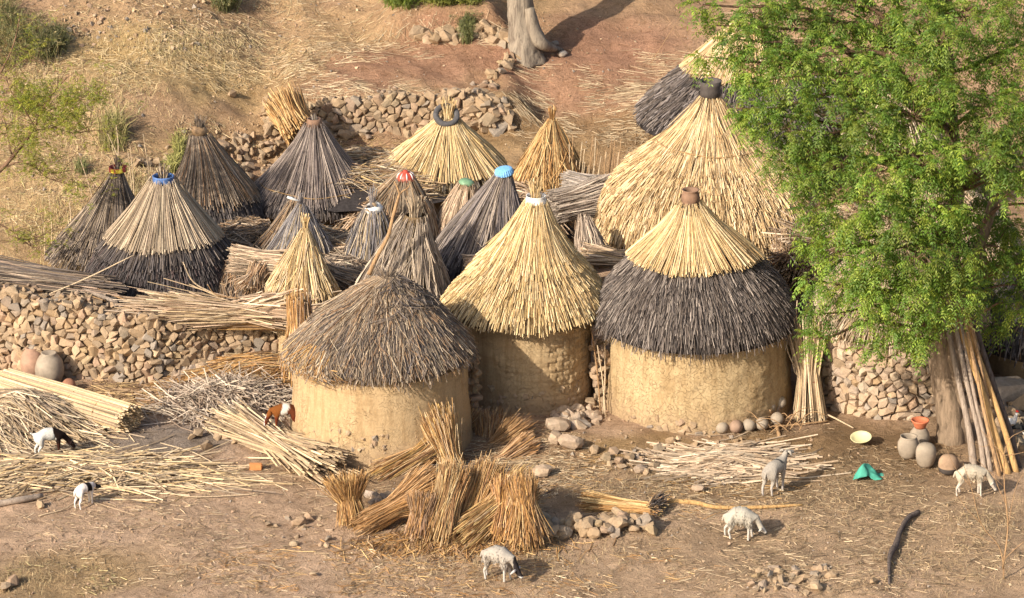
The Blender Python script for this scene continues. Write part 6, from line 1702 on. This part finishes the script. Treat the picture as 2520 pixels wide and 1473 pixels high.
tufts('grass_tuft', 'yellow green creeping weed beside the gourd capped granary', 'grass tuft', [(438, 375, 14, 34), (425, 420, 12, 14)], 260, .28, [(.34, .33, .10), (.44, .40, .14), (.26, .25, .08)], .006, .9, .6)
tufts('grass_tuft', 'small green tuft beside the path at the left hillside', 'grass tuft', [(200, 420, 14, 12)], 160, .25, OL[:2], .005, .8, .5)
tufts('green_weed', 'bright green weed in the shade of the left bushes', 'weed', [(60, 268, 26, 14)], 200, .22, [(.20, .25, .03), (.26, .29, .04)], .006, .9, .4, 260)
g_ = tufts('dry_grass', None, 'grass', [(130, 330, 150, 130), (130, 560, 130, 130), (420, 120, 220, 60), (260, 230, 160, 60), (330, 470, 60, 60), (60, 200, 80, 60)], 620, .16, [(.56, .44, .24), (.48, .37, .19), (.62, .5, .3), (.38, .33, .14)], .004, .9, .5)
g_['kind'] = 'stuff'
g_ = tufts('dry_grass_front', None, 'grass', [(80, 1425, 110, 40), (2300, 1400, 240, 70), (2420, 1290, 120, 60), (1400, 1340, 300, 90), (2000, 1250, 350, 60), (1150, 1400, 320, 50), (1560, 1205, 260, 35)], 330, .09, [(.42, .31, .17), (.36, .26, .14), (.50, .39, .22), (.28, .2, .11)], .0035, 1.2, .5)
g_.name = 'short_grass'; g_['kind'] = 'stuff'
# bare shrub at the lower right
sh = thing('bare_shrub', 'leafless grey shrub with thin forking branches at the lower right corner', 'shrub', gp(2470, 1420))
s0 = gp(2470, 1425); Ys = s0[1]
def q_(dx, dy, yo=0): return at(dx, dy, Ys + yo)
g_ = Geo()
for pts, r_ in [([s0, q_(2468, 1380), q_(2455, 1340), q_(2415, 1290), q_(2390, 1200), q_(2370, 1140)], .013), ([q_(2468, 1400), q_(2480, 1300), q_(2472, 1200), q_(2468, 1125), q_(2440, 1090), q_(2415, 1060)], .014),
                ([q_(2468, 1125), q_(2485, 1080), q_(2520, 1060)], .008), ([q_(2466, 1122), q_(2500, 1118), q_(2540, 1108)], .008), ([q_(2480, 1300), q_(2500, 1200), q_(2530, 1150)], .007), ([q_(2415, 1290), q_(2370, 1240), q_(2340, 1180)], .007),
                ([q_(2468, 1380), q_(2500, 1350), q_(2560, 1300)], .009), ([q_(2440, 1090), q_(2418, 1100), q_(2380, 1085)], .005), ([q_(2390, 1200), q_(2350, 1150), q_(2322, 1090)], .006), ([q_(2455, 1340), q_(2380, 1310), q_(2330, 1275)], .006),
                ([q_(2475, 1240), q_(2450, 1180), q_(2445, 1120)], .006), ([q_(2472, 1200), q_(2400, 1130), q_(2350, 1120)], .005)]:
    V, Q, T = limb(pts, np.linspace(r_, r_ * .3, len(pts)), 5); g_.add(V, Q, T, (.3, .2, .1))
g_.build('branches', M_POLE_BROWN, sh, smooth=True, kind='stuff')
# thin dead stems by the terrace
for k, pts in enumerate([[(1640, 40), (1700, 130), (1765, 180)], [(1860 - 170, 20), (1640, 95), (1600, 160)]]):
    g0 = gp(*pts[2]); stick(['thin bare twig arching over the red field near the tree crown', 'second thin bare twig arching over the red field'][k], [g0, at(pts[1][0], pts[1][1], g0[1] + .1), at(pts[0][0], pts[0][1], g0[1] + .2)], [.008, .006, .004], M_POLE_BROWN, name='dry_reed', cat='dry reed', k=5)

# ================================================================== animals
def animal(name, label, cat, dx, dy, yaw, size, colf, neck, head_dir, wool=0, tail='down', spread=0.0, horn=0, ear=1.0, fat=1.15, legc=None, zoff=0.0, front_bend=0.0, group=None, earc=None):
    """dx,dy display px of the point under the middle of the body; neck and head in body space"""
    p = gp(dx, dy)
    th = thing(name, label, cat, p + [0, 0, zoff], group)
    vs = []; rs = []; es = []; XS = .80
    def v(x, y, z, r, par=None):
        vs.append((x * XS, y, z)); rs.append(r)
        if par is not None: es.append((par, len(vs) - 1))
        return len(vs) - 1
    hip = v(-.27, 0, .500, .100 * fat)
    b1 = v(-.14, 0, .492, .115 * fat, hip); b2 = v(0, 0, .482, .125 * fat, b1); b3 = v(.13, 0, .482, .120 * fat, b2); ch = v(.25, 0, .498, .102 * fat, b3)
    nb = v(*neck[0], .080, ch); n1 = v(*neck[1], .052, nb); hd = v(*neck[2], .062, n1)
    hx = np.array(neck[2]) * [XS, 1, 1]; hdv = np.array(head_dir, float); hdv /= np.linalg.norm(hdv)
    m1 = hx + hdv * .085; m2 = hx + hdv * .16
    m1 = m1 / [XS, 1, 1]; m2 = m2 / [XS, 1, 1]
    a = v(*m1, .044, hd); b = v(*m2, .030, a)
    for s in (-1, 1):
        k0 = v(.22 + front_bend * s * .03, s * .065, .38, .052 * fat, ch); k1 = v(.235 + front_bend * s * .06 + spread * s * .03, s * .07, .23, .027, k0); k2 = v(.235 + front_bend * s * .09 + spread * s * .04, s * .07, .11, .021, k1); k3 = v(.245 + front_bend * s * .12 + spread * s * .05, s * .07, .015, .022, k2)
        h0 = v(-.25 - spread * s * .02, s * .07, .38, .075 * fat, hip); h1 = v(-.20 - spread * s * .05, s * .078, .29, .048, h0); h2 = v(-.30 - spread * s * .06, s * .078, .18, .024, h1); h3 = v(-.285 - spread * s * .08, s * .078, .09, .020, h2); h4 = v(-.27 - spread * s * .08, s * .078, .015, .022, h3)
    if tail == 'down': t0 = v(-.37, 0, .47, .024, hip); t1 = v(-.41, 0, .36, .016, t0)
    else: t0 = v(-.37, 0, .52, .024, hip); t1 = v(-.45, 0, .56, .014, t0)
    me = bpy.data.meshes.new('body'); me.from_pydata(vs, es, [])
    ob = bpy.data.objects.new('body_tmp', me); COL.objects.link(ob)
    sk = ob.modifiers.new('s', 'SKIN'); sk.use_smooth_shade = True
    for i, r_ in enumerate(rs): me.skin_vertices[0].data[i].radius = (r_, r_)
    me.skin_vertices[0].data[0].use_root = True
    ss = ob.modifiers.new('d', 'SUBSURF'); ss.levels = 2; ss.render_levels = 2
    dg = bpy.context.evaluated_depsgraph_get(); dg.update()
    m2_ = bpy.data.meshes.new_from_object(ob.evaluated_get(dg))
    bpy.data.objects.remove(ob)
    m2_.name = 'body'
    n = len(m2_.vertices); co = np.zeros(n * 3); m2_.vertices.foreach_get('co', co); co = co.reshape(-1, 3)
    loc = co.copy(); loc[:, 0] /= XS
    # deepen the chest and round the belly a little
    tor = sst((.32 - np.abs(loc[:, 0])) / .1) * sst((co[:, 2] - .30) / .05)
    co[:, 1] *= 1 + .06 * tor
    if wool:
        nn = norm(co - np.stack([np.clip(co[:, 0], -.25, .25), 0 * co[:, 0], np.full(n, .46)], -1))
        co += nn * (tor * (.014 * wool * (1 + fbm(loc[:, 0] * 22, loc[:, 1] * 22, loc[:, 2] * 22, o=2))))[:, None]
    cy, sy = math.cos(yaw), math.sin(yaw)
    R = np.array([[cy, -sy, 0], [sy, cy, 0], [0, 0, 1]])
    # legs reach the ground under each foot
    wpos = (co * size) @ R.T + p
    gz = H(wpos[:, 0], wpos[:, 1]) - p[2]
    legw = sst((.40 - loc[:, 2]) / .35)
    if zoff == 0: wpos[:, 2] += gz * legw * (np.abs(loc[:, 2]) < .42)
    m2_.vertices.foreach_set('co', ((wpos - p)).astype(np.float32).ravel())
    ca = m2_.color_attributes.new('Col', 'FLOAT_COLOR', 'POINT')
    C = np.array([colf(*q) for q in loc]); ca.data.foreach_set('color', np.concatenate([C, np.ones((n, 1))], 1).astype(np.float32).ravel())
    m2_.materials.clear(); m2_.materials.append(M_FUR)
    m2_.polygons.foreach_set('use_smooth', np.ones(len(m2_.polygons), bool))
    m2_.update()
    body = bpy.data.objects.new('body', m2_); COL.objects.link(body); body.parent = th; ORG['body'] = p
    W = lambda q: (np.asarray(q, float) * size) @ R.T + p + [0, 0, zoff]
    # ears, eyes, horns, hooves
    sd_ = np.array([0, 1.0, 0]); upv = np.cross(hdv, sd_)
    if upv[2] < 0: upv = -upv
    for s in (-1, 1):
        e0 = hx - hdv * .015 + sd_ * s * .045 + upv * .02
        P = [W(e0), W(e0 + sd_ * s * .05 * ear - upv * .01), W(e0 + sd_ * s * .085 * ear - upv * .06 * ear)]
        V, Q, T = limb(P, [.014 * size * 1.3, .020 * size * 1.3, .008], 6)
        Geo().add(V, Q, T, earc if earc is not None else colf(hx[0] / XS, hx[1], hx[2])).build('ear', M_FUR, th, smooth=True)
        ey = W(hx + hdv * .045 + sd_ * s * .040 + upv * .018)
        Vr, Tr = ROUND[0]; Geo().add(Vr * .017 * size + ey, None, Tr, (.01, .01, .01)).build('eye', M_EYE, th)
        if horn:
            h_ = hx + upv * .045 + sd_ * s * .02
            V, Q, T = limb([W(h_), W(h_ + upv * .05 * horn - hdv * .02 + sd_ * s * .01), W(h_ + upv * .08 * horn - hdv * .06 * horn + sd_ * s * .02)], [.010, .008, .003], 6)
            Geo().add(V, Q, T, (.1, .1, .1)).build('horn', M_HORN, th, smooth=True)
    if wool:
        nv = len(co); k = RS.choice(nv, 3200); k = k[(tor[k] > .3)]
        b0 = wpos[k]; o_ = norm(loc[k] - np.stack([np.clip(loc[k, 0], -.25, .25), 0 * loc[k, 0], np.full(len(k), .46)], -1)) @ R.T
        tipp = b0 + o_ * .014 * size + np.array([0, 0, -1]) * (.036 * wool * size) + .010 * RS.randn(len(k), 3)
        cc = np.clip(C[k] * (1 + .15 * RS.randn(len(k), 1)), .02, .9)
        Geo().add(*tubes(np.stack([b0 - o_ * .004, (b0 + tipp) / 2 + o_ * .006, tipp], 1), np.array([[.0055, .0045, .001]]) * size, 3, cc, cap=False)).build('fleece', M_FUR, th, kind='stuff')
    return th

WH = (.60, .57, .51)
def c_bw(x, y, z):
    if x > .12 + .03 * math.sin(20 * z): return (.022, .012, .010) if x > .3 or z > .3 else (.05, .018, .012)
    return WH if z > .05 or x < .1 else (.5, .4, .3)
animal('goat', 'white goat with black head and forequarters nibbling the canes at the left', 'goat', 122, 1126, .35, .80, c_bw, [(.35, 0, .44), (.44, 0, .35), (.53, 0, .27)], (.55, 0, -.8), tail='up', spread=.4, horn=.5, ear=1.2)
def c_kid(x, y, z):
    if .02 < x < .2 and z > .42: return (.015, .012, .012)
    if x > .42: return (.015, .012, .012)
    return (.72, .66, .60) if z < .5 else (.66, .58, .52)
animal('goat_kid', 'small white kid goat with a black patch on its back and a black head', 'goat', 209, 1246, .80, .60, c_kid, [(.34, 0, .50), (.41, 0, .47), (.48, 0, .43)], (.9, 0, -.35), tail='down', spread=.3, ear=.9)
def c_brown(x, y, z):
    s = x + .05 * math.sin(12 * z)
    if -.08 < s < .10 and z > .28: return WH
    if x > .5 and abs(y) < .03: return (.6, .55, .5)
    if x < -.36 and z < .44: return WH
    if z < .07: return (.45, .4, .38)
    if z < .36: return (.13, .030, .012)
    return (.19, .065, .016) if x > .05 else (.12, .036, .015)
animal('goat', 'brown goat with a broad white belt feeding on the pale cane fan', 'goat', 703, 1098, math.pi + .18, .74, c_brown, [(.36, 0, .47), (.43, 0, .38), (.49, 0, .29)], (.25, 0, -1), tail='down', spread=.2, horn=.4, ear=1.0, zoff=.26, earc=(.08, .03, .015))
def c_sh(head):
    def f(x, y, z):
        if x > .46 and head: return head
        return (.44, .395, .32) if z > .25 else (.50, .46, .40)
    return f
def c_sh1(x, y, z):
    if x > .42 and z > .18: return (.03, .025, .025)
    if x > .50: return (.60, .56, .52)
    return (.38, .335, .28) if z > .25 else (.48, .44, .39)
animal('sheep', 'shaggy grey white sheep with a black cheek grazing below the sheaf stack', 'sheep', 1224, 1428, -.50, .84, c_sh1, [(.36, 0, .46), (.44, 0, .35), (.47, 0, .26)], (.75, 0, -.75), wool=1.0, spread=.5, ear=1.2, earc=(.5, .45, .42))
animal('sheep', 'plump white sheep grazing with its head hidden in the grass, lower right', 'sheep', 1820, 1328, -.12, .80, c_sh(None), [(.36, 0, .45), (.45, 0, .33), (.49, 0, .24)], (.6, 0, -.8), wool=1.1, spread=.8, ear=.9, fat=1.32)
def c_sh3(x, y, z):
    if .42 < x < .47 and z > .6 and abs(y) > .02: return (.03, .03, .03)
    if .1 < x < .16 and z > .56: return (.04, .04, .04)
    return (.36, .315, .26) if z > .2 else (.46, .41, .36)
animal('sheep', 'lean grey sheep standing with its head raised beside the bleached cane pile', 'sheep', 1905, 1212, .92, .84, c_sh3, [(.35, 0, .56), (.41, 0, .63), (.47, 0, .67)], (.9, -.45, -.2), spread=.5, ear=1.0, fat=1.12)
animal('sheep', 'cream sheep grazing in front of the leaning poles at the right', 'sheep', 2386, 1218, -.02, .78, lambda x, y, z: (.47, .40, .30) if z > .28 else (.52, .46, .38), [(.37, 0, .48), (.46, 0, .37), (.53, 0, .27)], (.55, 0, -.85), wool=.5, spread=-.5, ear=1.1, fat=1.2)
animal('goat', 'black and white goat at the right edge behind the bare shrub', 'goat', 2560, 1130, math.pi - .1, .9, lambda x, y, z: (.02, .02, .02) if (math.sin(9 * x) > 0 or z > .5) else (.7, .66, .6), [(.36, 0, .52), (.42, 0, .58), (.47, 0, .60)], (.95, 0, -.3), horn=.5)

# hen in the shade behind the poles
hp_ = gp(2482, 1062); hn = thing('hen', 'white hen with a red face in the shade behind the leaning poles', 'hen', hp_)
V, Q, T = limb([hp_ + [-.13, 0, .24], hp_ + [-.08, 0, .17], hp_ + [0, 0, .15], hp_ + [.07, 0, .18], hp_ + [.10, 0, .26], hp_ + [.11, 0, .31]], [.02, .06, .078, .055, .028, .026], 12)
Geo().add(V, Q, T, (.75, .73, .7)).build('body', M_FUR, hn, smooth=True)
V, Q, T = limb([hp_ + [.10, 0, .345], hp_ + [.13, 0, .34], hp_ + [.15, 0, .325]], [.02, .016, .005], 6)
Geo().add(V, Q, T, (.5, .03, .02)).build('comb', M_COMB, hn, smooth=True)
V, Q, T = limb([hp_ + [.125, 0, .30], hp_ + [.16, 0, .29]], [.012, .003], 6); Geo().add(V, Q, T, (.6, .5, .1)).build('beak', M_YELLOW_EN, hn, smooth=True)
for s in (-1, 1):
    V, Q, T = limb([hp_ + [0, s * .03, .12], hp_ + [.01, s * .03, .05], hp_ + [.0, s * .03, .0], hp_ + [.05, s * .035, .003]], [.012, .007, .006, .004], 6)
    Geo().add(V, Q, T, (.6, .5, .1)).build('leg', M_YELLOW_EN, hn, smooth=True)
